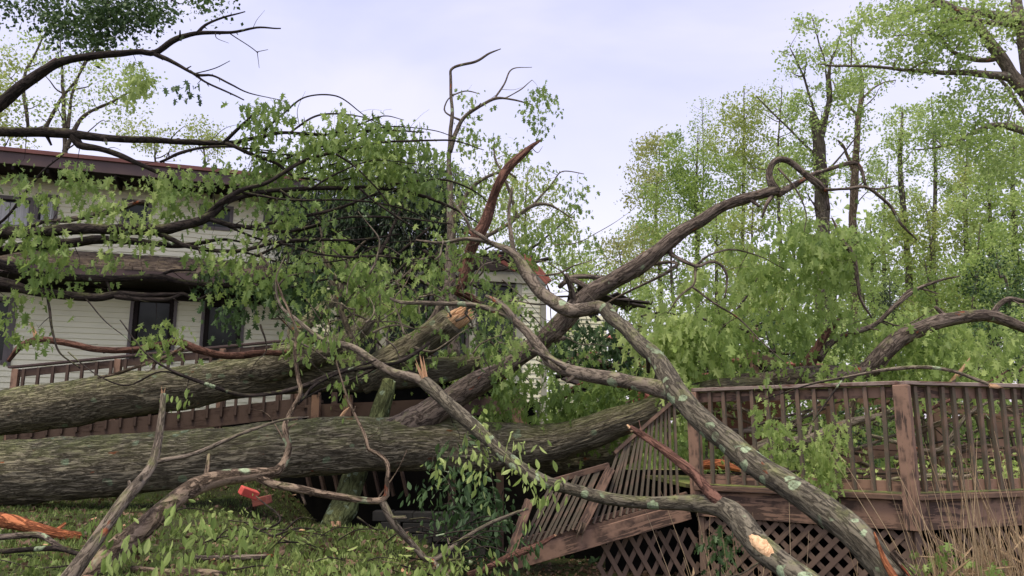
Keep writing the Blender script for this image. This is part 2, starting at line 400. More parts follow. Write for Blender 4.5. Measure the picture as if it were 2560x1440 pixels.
bark_mat('bark_lichen', (0.035, 0.030, 0.024), (0.12, 0.105, 0.078), (0.24, 0.215, 0.16), moss=0.3, lichen=0.85, red=0.25, sc=1.2, bump=0.8, bd=0.012)
bark_mat('bark_tan', (0.045, 0.032, 0.024), (0.19, 0.14, 0.10), (0.38, 0.29, 0.21), moss=0.2, lichen=0.35, red=0.35, sc=1.2, bump=1.0, bd=0.02, an=12)
bark_mat('bark_mossy', (0.03, 0.03, 0.015), (0.10, 0.12, 0.05), (0.19, 0.23, 0.10), moss=0.95, lichen=0.9, bump=0.9, bd=0.016)
bark_mat('bark_wood', (0.03, 0.024, 0.02), (0.10, 0.085, 0.07), (0.20, 0.17, 0.135), moss=0.3, lichen=0.2, bump=0.7, bd=0.02)
bark_mat('peeled_red', (0.04, 0.022, 0.018), (0.13, 0.068, 0.052), (0.30, 0.155, 0.11), sc=1.0, bump=0.8, bd=0.012)
bark_mat('peeled_orange', (0.12, 0.035, 0.018), (0.40, 0.13, 0.055), (0.60, 0.27, 0.13), sc=0.8, bump=1.0, bd=0.012)
bark_mat('raw_wood', (0.42, 0.23, 0.12), (0.66, 0.42, 0.24), (0.80, 0.58, 0.36), sc=0.7, bump=0.5, bd=0.006)

def leaf_mat(name, dark, mid, light, trans=0.45):
    t = NT(name, 0.55, 0.35)
    a = t.n('Attribute', attribute_name='tint'); f = t.val(a.outputs['Fac'], -0.6, 0.6)
    c = t.ramp(f, [(0.0, dark), (0.5, mid), (1.0, light)]); t.col(c)
    tr = t.n('BsdfTranslucent'); mx = t.n('MixShader'); mx.inputs[0].default_value = trans
    t.l(t.mix(0.5, c, (0.46, 0.62, 0.16), 'MIX') if trans > .3 else c, tr.inputs[0])
    t.l(t.b.outputs[0], mx.inputs[1]); t.l(tr.outputs[0], mx.inputs[2]); t.l(mx.outputs[0], t.t.nodes['Material Output'].inputs[0]); return t.m
leaf_mat('leaf', (0.045, 0.085, 0.020), (0.15, 0.235, 0.055), (0.34, 0.43, 0.13), 0.4)
leaf_mat('leaf_bright', (0.09, 0.155, 0.035), (0.27, 0.37, 0.10), (0.48, 0.57, 0.21), 0.45)
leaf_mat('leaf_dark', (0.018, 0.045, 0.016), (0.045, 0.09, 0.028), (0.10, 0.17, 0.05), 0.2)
leaf_mat('leaf_conifer', (0.006, 0.016, 0.008), (0.016, 0.032, 0.014), (0.04, 0.07, 0.028), 0.05)
leaf_mat('leaf_wood', (0.14, 0.21, 0.06), (0.31, 0.41, 0.13), (0.50, 0.58, 0.25), 0.5)
leaf_mat('leaf_yellow', (0.16, 0.19, 0.045), (0.30, 0.34, 0.09), (0.42, 0.44, 0.16), 0.45)
leaf_mat('leaf_rust', (0.20, 0.19, 0.07), (0.33, 0.31, 0.12), (0.42, 0.44, 0.18), 0.45)
leaf_mat('litter', (0.035, 0.02, 0.012), (0.12, 0.07, 0.04), (0.30, 0.19, 0.11), 0.1)
leaf_mat('grass', (0.055, 0.08, 0.022), (0.145, 0.205, 0.048), (0.30, 0.37, 0.11), 0.3)
leaf_mat('straw', (0.20, 0.13, 0.07), (0.36, 0.25, 0.14), (0.52, 0.40, 0.24), 0.15)

def simple(name, c1, c2, scale=8, rough=0.8, bump=0.2, bd=0.01, stretch=(1, 1, 1), attr='bark_co', spec=0.3):
    t = NT(name, rough, spec); co = t.co(attr, stretch); f = t.noise(co, scale, 5, .6); t.col(t.ramp(f, [(0.3, c1), (0.7, c2)])); t.bump(f, bump, bd); return t
def deck_paint(name, paint, worn, wear):
    t = NT(name, 0.75, 0.25); co = t.co('bark_co', (1.4, 14, 14)); g = t.noise(co, 2.2, 6, .65, 0.4); b = t.noise(t.co('bark_co'), 2.2, 4, .6)
    k = t.math('MULTIPLY', t.val(g, .56 - wear * .12, .60 - wear * .12), t.val(b, .62 - wear * .22, .70 - wear * .22))
    c = t.mix(t.val(b, .3, .75), paint, tuple(v * .72 for v in paint))
    tn = t.n('Attribute', attribute_name='tint'); c = t.mix(t.val(tn.outputs['Fac'], 0, 1, 0, .75), c, tuple(v * .30 for v in paint))
    c = t.mix(k, c, worn); fine = t.noise(t.co(None), 45, 3); c = t.mix(t.val(fine, .62, .75, 0, .5), c, (0.03, 0.025, 0.02))
    t.col(c); t.bump(t.math('ADD', g, t.math('MULTIPLY', k, -.7)), .5, .004); return t.m
deck_paint('deck_paint', (0.29, 0.18, 0.125), (0.08, 0.052, 0.04), 0.9)
deck_paint('deck_post', (0.29, 0.18, 0.125), (0.065, 0.045, 0.035), 0.6)
deck_paint('deck_bal', (0.215, 0.145, 0.105), (0.10, 0.085, 0.06), 1.0)
deck_paint('ramp_paint', (0.10, 0.066, 0.05), (0.05, 0.03, 0.022), 0.6)
deck_paint('rail_cap', (0.30, 0.235, 0.20), (0.11, 0.06, 0.045), 0.9)
deck_paint('lattice_paint', (0.19, 0.13, 0.095), (0.10, 0.07, 0.05), 0.5)
def floor_mat():
    t = NT('deck_floor', 0.9, 0.2); co = t.co(None); f = t.noise(co, 6, 5, .65); g = t.noise(co, 1.6, 3)
    c = t.mix(t.val(f, .35, .6), (0.075, 0.055, 0.04), (0.24, 0.27, 0.075)); t.col(t.mix(t.val(g, .5, .68), c, (0.10, 0.15, 0.03)))
    w = t.n('TexWave', Scale=2.3, Distortion=0.0); t.l(t.co(None), w.inputs[0]); t.bump(t.math('ADD', f, t.math('MULTIPLY', t.val(w.outputs['Fac'], 0, .06), 1)), .7, .01)
floor_mat()
def siding():
    t = NT('siding', 0.55, 0.35); co = t.co(None); f = t.noise(co, 1.1, 5, .6); g = t.noise(t.co(None, (.6, .6, 6)), 5, 4)
    c = t.mix(t.val(f, .35, .7), (0.78, 0.76, 0.55), (0.70, 0.68, 0.49)); t.col(t.mix(t.val(g, .55, .8, 0, .35), c, (0.36, 0.37, 0.25)))
    t.bump(f, .05, .01)
siding()
simple('trim_cream', (0.30, 0.29, 0.22), (0.42, 0.41, 0.32), 3)
simple('trim_brown', (0.055, 0.036, 0.032), (0.085, 0.055, 0.048), 3, .5)
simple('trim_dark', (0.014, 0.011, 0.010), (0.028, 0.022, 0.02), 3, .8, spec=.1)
simple('gutter', (0.07, 0.045, 0.042), (0.10, 0.062, 0.056), 2, .45)
simple('drip_red', (0.12, 0.045, 0.038), (0.17, 0.065, 0.052), 2, .5)
simple('frame_grey', (0.10, 0.085, 0.08), (0.15, 0.13, 0.12), 3, .5)
simple('curtain', (0.42, 0.42, 0.40), (0.66, 0.66, 0.64), 2, .9, stretch=(14, 1, .4))
simple('void', (0.006, 0.006, 0.006), (0.012, 0.011, 0.010), 3, .95, spec=.0)  # near-black, darkness of unlit hollows put into the colour
simple('felt', (0.022, 0.018, 0.018), (0.06, 0.048, 0.045), 5, .95, .6, .03)
simple('broken_red', (0.09, 0.03, 0.024), (0.27, 0.085, 0.06), 6, .8, .5, .01, (1, 6, 6))
simple('splint', (0.30, 0.16, 0.09), (0.62, 0.38, 0.22), 5, .85, .5, .01, (1, 6, 6))
simple('pink_wool', (0.42, 0.14, 0.12), (0.66, 0.32, 0.27), 7, .98, .8, .03)
simple('plywood', (0.085, 0.038, 0.026), (0.15, 0.07, 0.045), 3, .8, .4, .01, (1, 1, 9))
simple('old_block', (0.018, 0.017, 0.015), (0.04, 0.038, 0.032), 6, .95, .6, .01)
simple('red_brick', (0.42, 0.060, 0.045), (0.58, 0.11, 0.085), 14, .8, .4, .006)
def glass():
    t = NT('glass', 0.12, 0.22); f = t.noise(t.co(None), 1.2, 2); t.col(t.ramp(f, [(.4, (0.010, 0.012, 0.010)), (.6, (0.03, 0.036, 0.028))]))
    t.bump(t.noise(t.co(None), .7, 2), .05, .05)
glass()
def shingles():
    t = NT('shingles', 0.95, 0.15); co = t.co('bark_co'); f = t.noise(t.co('bark_co', (1, 1, 1)), 6, 5, .7); g = t.noise(t.co('bark_co', (9, 1, 1)), 1.2, 3)
    c = t.ramp(f, [(.3, (0.03, 0.024, 0.02)), (.5, (0.10, 0.078, 0.06)), (.7, (0.20, 0.16, 0.10))]); t.col(t.mix(t.val(g, .5, .7, 0, .5), c, (0.17, 0.14, 0.11)))
    t.bump(f, .8, .02)
shingles()
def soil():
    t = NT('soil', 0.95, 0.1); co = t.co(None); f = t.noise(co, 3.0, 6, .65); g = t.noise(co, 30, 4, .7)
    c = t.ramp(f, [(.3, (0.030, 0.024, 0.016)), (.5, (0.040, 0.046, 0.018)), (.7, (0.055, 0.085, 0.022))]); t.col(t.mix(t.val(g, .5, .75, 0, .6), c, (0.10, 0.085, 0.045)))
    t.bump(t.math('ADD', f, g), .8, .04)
soil()

# ------------------------------------------------------------------ ground
def build_ground():
    xs = np.concatenate([np.linspace(-400, -30, 16)[:-1], np.linspace(-30, 30, 240), np.linspace(30, 400, 16)[1:]])
    ys = np.concatenate([np.linspace(-60, 0, 10)[:-1], np.linspace(0, 30, 150), np.linspace(30, 500, 30)[1:]])
    X, Y = np.meshgrid(xs, ys); Z = ground_z(X, Y) + .03 * vnoise(np.stack([X * 3, Y * 3, X * 0], -1))
    n, m = X.shape; i = np.arange(n - 1)[:, None] * m; j = np.arange(m - 1)[None]
    Q = np.stack([i + j, i + j + 1, i + m + j + 1, i + m + j], -1).reshape(-1, 4)
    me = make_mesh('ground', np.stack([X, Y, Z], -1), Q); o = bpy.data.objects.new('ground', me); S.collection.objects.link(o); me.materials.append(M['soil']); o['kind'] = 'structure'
build_ground()
def blades(name, n, xr, yr, h, w, mat, label, cat, mask=None, lean=.5, seed=3, tmpl=NEED):
    q = np.random.default_rng(seed); x = q.uniform(*xr, n); y = q.uniform(*yr, n)
    if mask is not None: k = mask(x, y, q); x, y = x[k], y[k]
    n = len(x); P = np.stack([x, y, ground_z(x, y) - .01], -1)
    ax = q.normal(0, lean, (n, 3)); ax[:, 2] = 1; mb = MB()
    V0 = (tmpl[0] * [w, 1, 1], tmpl[1]); leaves(mb, V0, P, ax, q.normal(0, 1, (n, 3)), h * q.uniform(.4, 1.3, n), q.uniform(-.35, .35, n) + .35 * vnoise(P * 1.5))
    o = mb.build(name, mat); tag(o, label, cat, kind='stuff'); return o
# ------------------------------------------------------------------ the house
TH = math.atan(0.34); HT = np.array([math.cos(TH), math.sin(TH), 0]); HN = np.array([math.sin(TH), -math.cos(TH), 0]); HO = np.array([0, 19.0, 0]); UZ = np.array([0, 0, 1.0])
def hp(s, off, z): return HO + HT * s + HN * off + UZ * z
def HS(px, py, off=0.0):
    r = ray(px, py); o = np.array([0, 0, CAMZ]); k = np.dot(HO + HN * off - o, HN) / np.dot(r, HN); p = o + r * k
    return float(np.dot(p - HO, HT)), float(p[2])
def hbox(mb, s0, s1, z0, z1, o0, o1): return mb.box(hp((s0 + s1) / 2, (o0 + o1) / 2, (z0 + z1) / 2), (abs(s1 - s0), abs(o1 - o0), abs(z1 - z0)), (HT, HN, UZ))
def clapboard(mb, s0, s1, z0, z1, off=0.0, pitch=0.115):
    n = max(1, int(round((z1 - z0) / pitch))); p = (z1 - z0) / n
    for i in range(n):
        a, b = z0 + i * p, z0 + (i + 1) * p
        P = [hp(s0, off - .05, a), hp(s1, off - .05, a), hp(s1, off + .022, a), hp(s0, off + .022, a), hp(s0, off - .05, b), hp(s1, off - .05, b), hp(s1, off + .002, b), hp(s0, off + .002, b)]
        mb.hexa(P)
def wall_with_holes(mb, s0, s1, z0, z1, holes, off=0.0):
    """holes = (s0, s1, z0, z1)"""
    cuts = sorted({s0, s1, *[h[0] for h in holes], *[h[1] for h in holes]}); cuts = [c for c in cuts if s0 <= c <= s1]
    for a, b in zip(cuts[:-1], cuts[1:]):
        if b - a < .01: continue
        hs = sorted([h for h in holes if h[0] < (a + b) / 2 < h[1]], key=lambda h: h[2]); z = z0
        for h in hs:
            if h[2] > z: clapboard(mb, a, b, z, h[2], off)
            z = max(z, h[3])
        if z < z1: clapboard(mb, a, b, z, z1, off)
def window(root, h, off, mats=('frame_grey', 'glass'), fw=.07, mull=1, curtain=False, deep=.10, trans=None, name='window'):
    s0, s1, z0, z1 = h; f = MB()
    hbox(f, s0 - .002, s0 + fw, z0, z1, off - deep, off + .035); hbox(f, s1 - fw, s1 + .002, z0, z1, off - deep, off + .035)
    hbox(f, s0 + fw, s1 - fw, z1 - fw, z1, off - deep, off + .033); hbox(f, s0 + fw, s1 - fw, z0, z0 + fw, off - deep, off + .04)
    for k in range(1, mull): c = s0 + (s1 - s0) * k / mull; hbox(f, c - .03, c + .03, z0 + fw, z1 - fw, off - deep, off + .02)
    fo = f.build(name, M[mats[0]], root)
    g = MB(); hbox(g, s0 + fw * .5, s1 - fw * .5, z0 + fw * .5, z1 - fw * .5, off - deep + .01, off - deep + .03); go = g.build('pane', M[mats[1]], fo_parent(fo, root)); 
    if curtain:
        cmb = MB(); n = 26; w = (s1 - s0) * .86; V = []; 
        for i in range(n + 1):
            s = s0 + .1 + w * i / n; d = off - deep + .04 + .012 * math.sin(i * 1.9)
            V += [hp(s, d, z0 + .08), hp(s, d, z1 - .12)]
        Q = [[2 * i, 2 * i + 2, 2 * i + 3, 2 * i + 1] for i in range(n)]
        cmb.add(V, Q); cmb.build('curtain', M['curtain'], fo)
    return fo
def fo_parent(fo, root):
    from mathutils import Matrix; PINV[fo.name] = Matrix.Identity(4); return fo
def house():
    root = thing('damaged_house', 'two storey cream sided house with brown metal roof edge, crushed by the fallen trees', 'house', hp(-6, 0, 1.5), rz=TH)
    sL = HS(-260, 900)[0]; sC = HS(765, 800)[0]
    zr = HS(0, 452)[1]
    # upper wall
    hol = []
    def W4(x0, x1, y0, y1, xr=None, off=0):
        a = HS(x0, y0, off); b = HS(x1, y0, off); c = HS(x0, y1, off); return (a[0], b[0], c[1], a[1])
    u1 = W4(-120, 90, 478, 560); u1b = W4(92, 150, 484, 558); u2 = W4(306, 382, 497, 560); u3 = W4(499, 585, 510, 572); u4 = W4(660, 740, 520, 585)
    z_low = HS(0, 615)[1]
    wu = MB(); wall_with_holes(wu, sL, HS(780, 500)[0], z_low - .2, zr + .35, [u1, u1b, u2, u3, u4]); wu.build('upper_wall', M['siding'], root)
    for i, h in enumerate((u1, u1b, u2, u3, u4)): window(root, h, 0, mull=1, curtain=i < 2, name='window')
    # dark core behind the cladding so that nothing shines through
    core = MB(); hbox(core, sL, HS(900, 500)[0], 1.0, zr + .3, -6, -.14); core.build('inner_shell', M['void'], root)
    # main roof : fascia board, drip edge, soffit
    oF = .95; zt = HS(100, 381, oF)[1]; zb = HS(100, 416, oF)[1]; sR = HS(775, 430, oF)[0]; sR0 = HS(-300, 400, oF)[0]
    r = MB(); hbox(r, sR0, sR, zb, zt - .045, oF - .04, oF); r.build('fascia', M['gutter'], root)
    r = MB(); hbox(r, sR0, sR + .02, zt - .05, zt + .03, oF - .06, oF + .05); r.build('drip_edge', M['drip_red'], root)
    r = MB(); hbox(r, sR0, sR - .01, zb + .03, zb + .06, -.04, oF - .043); 
    for s in np.arange(sR0 + .3, sR, .61): hbox(r, s, s + .05, zb - .10, zb + .028, .0, oF - .05)
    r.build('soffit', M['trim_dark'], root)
    r = MB(); r.hexa([hp(sR0, oF - .05, zt - .05), hp(sR, oF - .05, zt - .05), hp(sR, -7, zt + .9), hp(sR0, -7, zt + .9), hp(sR0, oF - .05, zt + .0), hp(sR, oF - .05, zt + .0), hp(sR, -7, zt + .95), hp(sR0, -7, zt + .95)])
    r.build('main_roof', M['drip_red'], root)
    # lower shingled roof
    zt2 = z_low; oL = 1.15; sl, ze = HS(0, 652, oL); zg = HS(0, 664, oL)[1]; a0 = HS(-300, 650, oL)[0]; a1 = HS(760, 670, oL)[0]
    r = MB(); n = 11
    for i in range(n):
        f0, f1 = i / n, (i + 1) / n; o0, o1 = oL * (1 - f0), oL * (1 - f1); z0, z1 = ze + (zt2 - ze) * f0, ze + (zt2 - ze) * f1
        s = a0; q = np.random.default_rng(i)
        while s < a1:
            w = q.uniform(.14, .34); e = min(s + w, a1); l = q.uniform(-.012, .012); z = q.uniform(.018, .04)
            r.hexa([hp(s, o0 + l, z0 - .02), hp(e - .008, o0 + l, z0 - .02), hp(e - .008, o1 - .03, z1 - .01), hp(s, o1 - .03, z1 - .01), hp(s, o0 + l, z0 + z), hp(e - .008, o0 + l, z0 + z), hp(e - .008, o1 - .03, z1 + .015), hp(s, o1 - .03, z1 + .015)])
            s = e
    r.build('porch_roof', M['shingles'], root)
    r = MB(); hbox(r, a0, a1, zg - .10, ze - .022, oL - .05, oL - .01); r.build('gutter', M['trim_brown'], root)
    zs = HS(0, 700, .1)[1]
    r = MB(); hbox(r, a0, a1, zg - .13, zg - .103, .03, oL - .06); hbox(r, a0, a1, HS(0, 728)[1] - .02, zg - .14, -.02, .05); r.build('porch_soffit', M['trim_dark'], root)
    # lower wall
    zw = HS(0, 731)[1] + .04
    l0 = W4(-150, 38, 735, 908); l1 = W4(338, 437, 742, 905); l2 = W4(515, 606, 755, 900)
    wl = MB(); wall_with_holes(wl, sL, sC, 2.0, zw, [l0, l1, l2]); wl.build('lower_wall', M['siding'], root)
    for h in (l0, l1, l2): window(root, h, 0, mats=('trim_dark' if h is not l0 else 'frame_grey', 'glass'), fw=.085)
    r = MB(); 
    for h in (l0, l1, l2): hbox(r, h[0] - .07, h[0] - .006, h[2] - .03, h[3] + .05, .005, .045); hbox(r, h[1] + .006, h[1] + .07, h[2] - .03, h[3] + .05, .005, .045)
    r.pieces('casing', M['frame_grey'], root)
    # corner post and downpipe
    r = MB(); hbox(r, sC - .24, sC + .02, 1.2, zw + .05, -.02, .09); r.build('corner_board', M['frame_grey'], root)
    # ---- glazed middle wing
    om = .45; A = lambda x, y: HS(x, y, om)
    zT = A(1000, 690)[1]; zB = A(1000, 912)[1]; zH = A(1000, 662)[1]
    m0 = A(776, 800)[0]; m1 = A(828, 800)[0]; m2 = A(958, 800)[0]; m3 = A(1070, 800)[0]; m4 = A(1180, 800)[0]; m5 = A(1300, 800)[0]; m6 = A(1352, 800)[0]
    r = MB(); clapboard(r, m0, m1, 2.75, zT, om); clapboard(r, m5, m6, 2.3, zT, om); clapboard(r, m1, m5, 2.75, zB - .12, om); r.build('wing_wall', M['siding'], root)
    r = MB()
    for s in (m1 + .04, m2, m4, m5 - .04): hbox(r, s - .075, s + .075, zB - .02, zT - .002, om - .12, om + .05)
    hbox(r, m6 - .02, m6 + .12, 1.4, zT, om - .3, om + .06)
    r.pieces('wing_post', M['trim_cream'], root)
    r = MB(); hbox(r, m0, m6 + .15, zT + .001, zH, om - .16, om + .09); r.build('header_beam', M['trim_cream'], root)
    r = MB(); hbox(r, m1, m5, zB - .11, zB - .022, om - .12, om + .12); r.build('sill', M['trim_cream'], root)
    for a, b in ((m1 + .12, m2 - .08), (m2 + .08, m3 - .03), (m3 + .03, m4 - .08), (m4 + .08, m5 - .12)):
        window(root, (a, b, zB, zT - .02), om - .03, mats=('frame_grey', 'glass'), fw=.055)
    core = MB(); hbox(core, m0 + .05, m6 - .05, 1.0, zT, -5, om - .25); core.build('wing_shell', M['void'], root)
    # torn roof edge of the wing
    q = np.random.default_rng(5); r = MB(); d = MB()
    pcs = [(955, 1050, 655, 668, 0), (1040, 1160, 662, 672, .02), (1245, 1290, 640, 672, .1)]
    for x0, x1, y0, y1, tl in pcs:
        p = hp(*(lambda a: (a[0], om + .55, a[1]))(HS(x0, y0 + 4, om + .55))); e = hp(*(lambda a: (a[0], om + .5, a[1]))(HS(x1, y1, om + .5)))
        r.beam(p, e, .035, .16, up=(0.1 * q.normal(), .2 * q.normal(), 1))
    p = W(1312, 640, 18.3); e = W(1372, 706, 18.0); r.beam(p, e, .04, .17, up=(1, 0, .8)); p = W(1300, 638, 18.4); e = W(1335, 655, 18.2); r.beam(p, e, .04, .14)
    r.pieces('torn_fascia', M['broken_red'], root)
    for i in range(16):
        x = q.uniform(790, 1350); y = q.uniform(628, 662); a = q.normal(0, .12); l = q.uniform(.5, 1.3); c = W(x, y, q.uniform(17.2, 19)); dd = nrm([math.cos(a), q.normal(0, .5), math.sin(a)])
        d.beam(c - dd * l / 2, c + dd * l / 2, q.uniform(.1, .35), q.uniform(.02, .06), up=nrm([q.normal(0, .3), q.normal(0, .3), 1]))
    hbox(d, m0 - .1, m6 - .15, zH + .004, zH + .32, -3, om + .12)
    d.pieces('crushed_roof_board', M['felt'], root)
    # ---- low rear wing on the right, roof stoved in
    s0, z0 = HS(1395, 860, -1.6); s1, z1 = HS(1515, 790, -1.6)
    r = MB(); clapboard(r, s0, s1, 1.2, z1, -1.6); r.build('rear_wall', M['siding'], root)
    r = MB()
    for i in range(14):
        c = W(q.uniform(1400, 1600), q.uniform(738, 790), q.uniform(18.6, 20.5)); a = q.normal(-.15, .3); dd = nrm([math.cos(a), q.normal(0, .5), math.sin(a)]); l = q.uniform(.6, 1.6)
        r.beam(c - dd * l / 2, c + dd * l / 2, q.uniform(.1, .5), q.uniform(.02, .05), up=nrm([q.normal(0, .4), q.normal(0, .4), 1]))
    r.pieces('collapsed_roof_board', M['felt'], root)
house()

# ------------------------------------------------------------------ railings
def rail_run(root, p0, p1, zt, n, cap=True, bal=.038, hgt=.92, mats=('deck_paint', 'deck_bal', 'rail_cap'), out=None, skirt=.26, names=True, zb=None):
    """p0, p1: plan points with height of the cap top; balusters are parts"""
    d = nrm(p1 - p0); nn = np.array([d[1], -d[0], 0]); nn = nn if out is None else nrm(out)
    return d, nn
def ramp():
    # sloping walkway railing along the house, rising to the right
    a = W(44, 920, 12.6); b = W(735, 853, 13.0); ext = b + (b - a) * .08
    root = thing('ramp_railing', 'dark brown wooden ramp railing along the wall, rising to the right behind the upper log', 'railing', (a[0], a[1], ground_z(a[0], a[1])))
    d = nrm(b - a); L = np.linalg.norm(b - a); side = nrm(np.cross(d, UZ)); up = np.cross(side, d)
    m = MB(); m.beam(a - d * .12 + UZ * .02, ext + UZ * .02, .14, .035, up=UZ); m.build('top_rail', M['trim_brown'], root, bevel=.004)
    m = MB(); m.beam(a - UZ * .09 + side * .02, ext - UZ * .09 + side * .02, .04, .12, up=UZ); m.build('upper_board', M['ramp_paint'], root)
    m = MB(); m.beam(a - UZ * 1.18 + side * .07, ext - UZ * 1.12 + side * .07, .045, .30, up=UZ); m.build('skirt_board', M['ramp_paint'], root)
    m = MB(); m.beam(a - UZ * 1.05 - side * .6, ext - UZ * 1.0 - side * .6, 1.3, .05, up=UZ); m.build('walkway', M['ramp_paint'], root)
    for i in range(int(L / .225) + 3):
        p = a + d * (.16 + i * .225); m = MB(); m.beam(p - UZ * .04 + side * .11, p - UZ * 1.14 + side * .11, .042, .042, up=d, tint=float(i % 3) * .2); m.build('baluster', M['ramp_paint'], root)
    for t in (0.0, .36, .74, 1.02):
        p = a + (b - a) * t; m = MB(); m.beam(p + UZ * (-.02) + side * .03, p - UZ * 1.42 + side * .03, .10, .10, up=d); m.build('post', M['deck_paint'], root, bevel=.004)
    # far handrail
    a2, b2 = a - side * 1.25 - UZ * .05, ext - side * 1.25 - UZ * .05
    root2 = thing('handrail', 'second brown handrail between the ramp and the siding', 'railing', (a2[0], a2[1], ground_z(a2[0], a2[1])))
    m = MB(); m.beam(a2 + d * .9 - UZ * .28, b2 - UZ * .22, .05, .14, up=UZ); m.build('rail_board', M['ramp_paint'], root2)
    for i in range(6):
        p = a2 + d * (.95 + i * 1.0); m = MB(); m.beam(p - UZ * .2, p - UZ * 1.1, .10, .10, up=d); m.build('post', M['ramp_paint'], root2)
    # platform edge between the logs
    p0, p1 = W(770, 1035, 12.2), W(1310, 1010, 12.0)
    root3 = thing('rear_platform', 'dark timber platform edge and posts seen between the two logs', 'deck', (p0[0], p0[1], ground_z(p0[0], p0[1])))
    m = MB(); m.beam(p0, p1, .05, .27, up=UZ); m.build('edge_board', M['ramp_paint'], root3)
    m = MB(); m.beam(p0 + UZ * .12 + HT * 0 + np.array([0, 1.2, 0]), p1 + UZ * .12 + np.array([0, 1.2, 0]), 2.3, .04, up=UZ); m.build('floor', M['ramp_paint'], root3)
    for x in (790, 870, 1300): p = W(x, 1020, 12.05); m = MB(); m.beam(p + UZ * .2, p - UZ * 1.6, .12, .12, up=(1, 0, 0)); m.build('post', M['deck_paint'], root3)
ramp()

# ------------------------------------------------------------------ the near deck
def deck():
    C = W(2247, 955, 6.9); P1 = W(1735, 984, 8.1); R1 = W(2560, 960, 7.4)
    zt = C[2]; C = np.array([C[0], C[1], zt]); P1[2] = zt; R1[2] = zt; R2 = C + (R1 - C) * 1.9
    zf = CAMZ - .54                                   # floor
    root = thing('wooden_deck', 'raised brown painted deck with intact baluster railing and lattice skirt', 'deck', (C[0], C[1], 0))
    e1 = nrm(P1 - C); e2 = nrm(R2 - C); n1 = nrm(np.cross(e1, UZ)); n1 = n1 if n1[1] < 0 else -n1; n2 = nrm(np.cross(e2, UZ)); n2 = n2 if n2[1] < 0 else -n2
    B1 = P1 + np.array([-.35, 3.9, 0]); B2 = R2 + np.array([1.0, 3.2, 0])
    def flat(p, z): return np.array([p[0], p[1], z])
    # floor
    m = MB(); top = [flat(C, zf), flat(R2, zf), flat(B2, zf), flat(B1, zf), flat(P1, zf)]; V = top + [p - UZ * .04 for p in top]
    m.add(V, [[5, 0, 1, 6], [6, 1, 2, 7], [7, 2, 3, 8], [8, 3, 4, 9], [9, 4, 0, 5], [0, 3, 2, 1], [5, 6, 7, 8]], [[0, 4, 3], [5, 8, 9]]); m.build('floor', M['deck_floor'], root)
    for A, Bp, nn, t0 in ((C, P1, n1, .0), (C, R2, n2, .0)):
        d = nrm(Bp - A); L = np.linalg.norm(Bp - A)
        m = MB(); m.beam(flat(A, zf - .165) + nn * .03, flat(Bp, zf - .165) + nn * .03, .045, .25, up=UZ); m.build('fascia_board', M['deck_paint'], root, bevel=.004)
        m = MB(); m.beam(flat(A, zf - .012) + nn * .045, flat(Bp, zf - .012) + nn * .045, .13, .045, up=UZ, tint=.9); m.build('deck_edge', M['deck_paint'], root, bevel=.004)
        m = MB(); m.beam(flat(A, zt - .01) + nn * .0, flat(Bp, zt - .01), .15, .036, up=UZ); m.build('rail_cap', M['rail_cap'], root, bevel=.005)
        m = MB(); m.beam(flat(A, zt - .085) - nn * .005, flat(Bp, zt - .085) - nn * .005, .04, .10, up=UZ, tint=.15); m.build('upper_rail', M['deck_paint'], root)
        m = MB(); m.beam(flat(A, zf + .075) - nn * .005, flat(Bp, zf + .075) - nn * .005, .04, .09, up=UZ); m.build('lower_rail', M['deck_paint'], root)
        n = int(L / .148); q = np.random.default_rng(3)
        for i in range(n):
            p = A + d * (.135 + .148 * i + q.normal(0, .004)); m = MB(); j = q.normal(0, .006, 2)
            m.beam(flat(p, zt - .035) + nn * .037 + d * j[0], flat(p, zf + .03) + nn * .037 + d * j[1], .036, .036, up=d, tint=q.uniform(0, .75)); m.build('baluster', M['deck_bal'], root, bevel=.002)
    for P, nn in ((C, nrm(n1 + n2)), (P1, n1), (R2, n2)):
        w = .125 if P is C else .11; p = P + nn * .055 if P is C else P + nn * .02
        m = MB(); m.beam(flat(p, zt - .03), flat(p, zf - .285 if P is C else zf - .25), w, w, up=e1, tint=0); m.build('post', M['deck_post'], root, bevel=.006)
    # lattice skirts : two crossing layers of slats with a frame
    for A, Bp, nn in ((P1, C, n1), (C, R2, n2)):
        d = nrm(Bp - A); L = np.linalg.norm(Bp - A); zt_, zb_ = zf - .30, -.35; H = zt_ - zb_; m = MB()
        for lay, sgn in ((0, 1), (1, -1)):
            k = -H
            while k < L + H:
                # line s = k + sgn * z'
                pts = []
                for z in (0.0, H): pts.append((k + (z if sgn > 0 else H - z), z))
                (s0, z0), (s1, z1) = pts
                def clip(s0, z0, s1, z1):
                    ts = [0, 1]; ds = s1 - s0
                    for lim in (0, L):
                        t = (lim - s0) / ds
                        if 0 < t < 1: ts.append(t)
                    ts = sorted(ts); best = None
                    for a, b in zip(ts[:-1], ts[1:]):
                        mid = s0 + ds * (a + b) / 2
                        if 0 < mid < L: best = (a, b)
                    return best
                c = clip(s0, z0, s1, z1)
                if c and (c[1] - c[0]) > .04:
                    if not (nn is n2 and sgn > 0 and k < .55):
                        f = lambda t: flat(A, zb_) + d * (s0 + (s1 - s0) * t) + UZ * (z0 + (z1 - z0) * t) + nn * (.012 - .010 * lay)
                        m.beam(f(c[0]), f(c[1]), .009, .046, up=np.cross(nn, f(c[1]) - f(c[0])), tint=0.1 * lay)
                k += .160
        fr = MB()
        for s in (0.03, L - .03): p = A + d * s; fr.beam(flat(p, zt_), flat(p, zb_), .05, .06, up=d)
        o = m.build('lattice_panel', M['lattice_paint'], root); 
        fr.pieces('frame_strip', M['lattice_paint'], fo_parent(o, root))
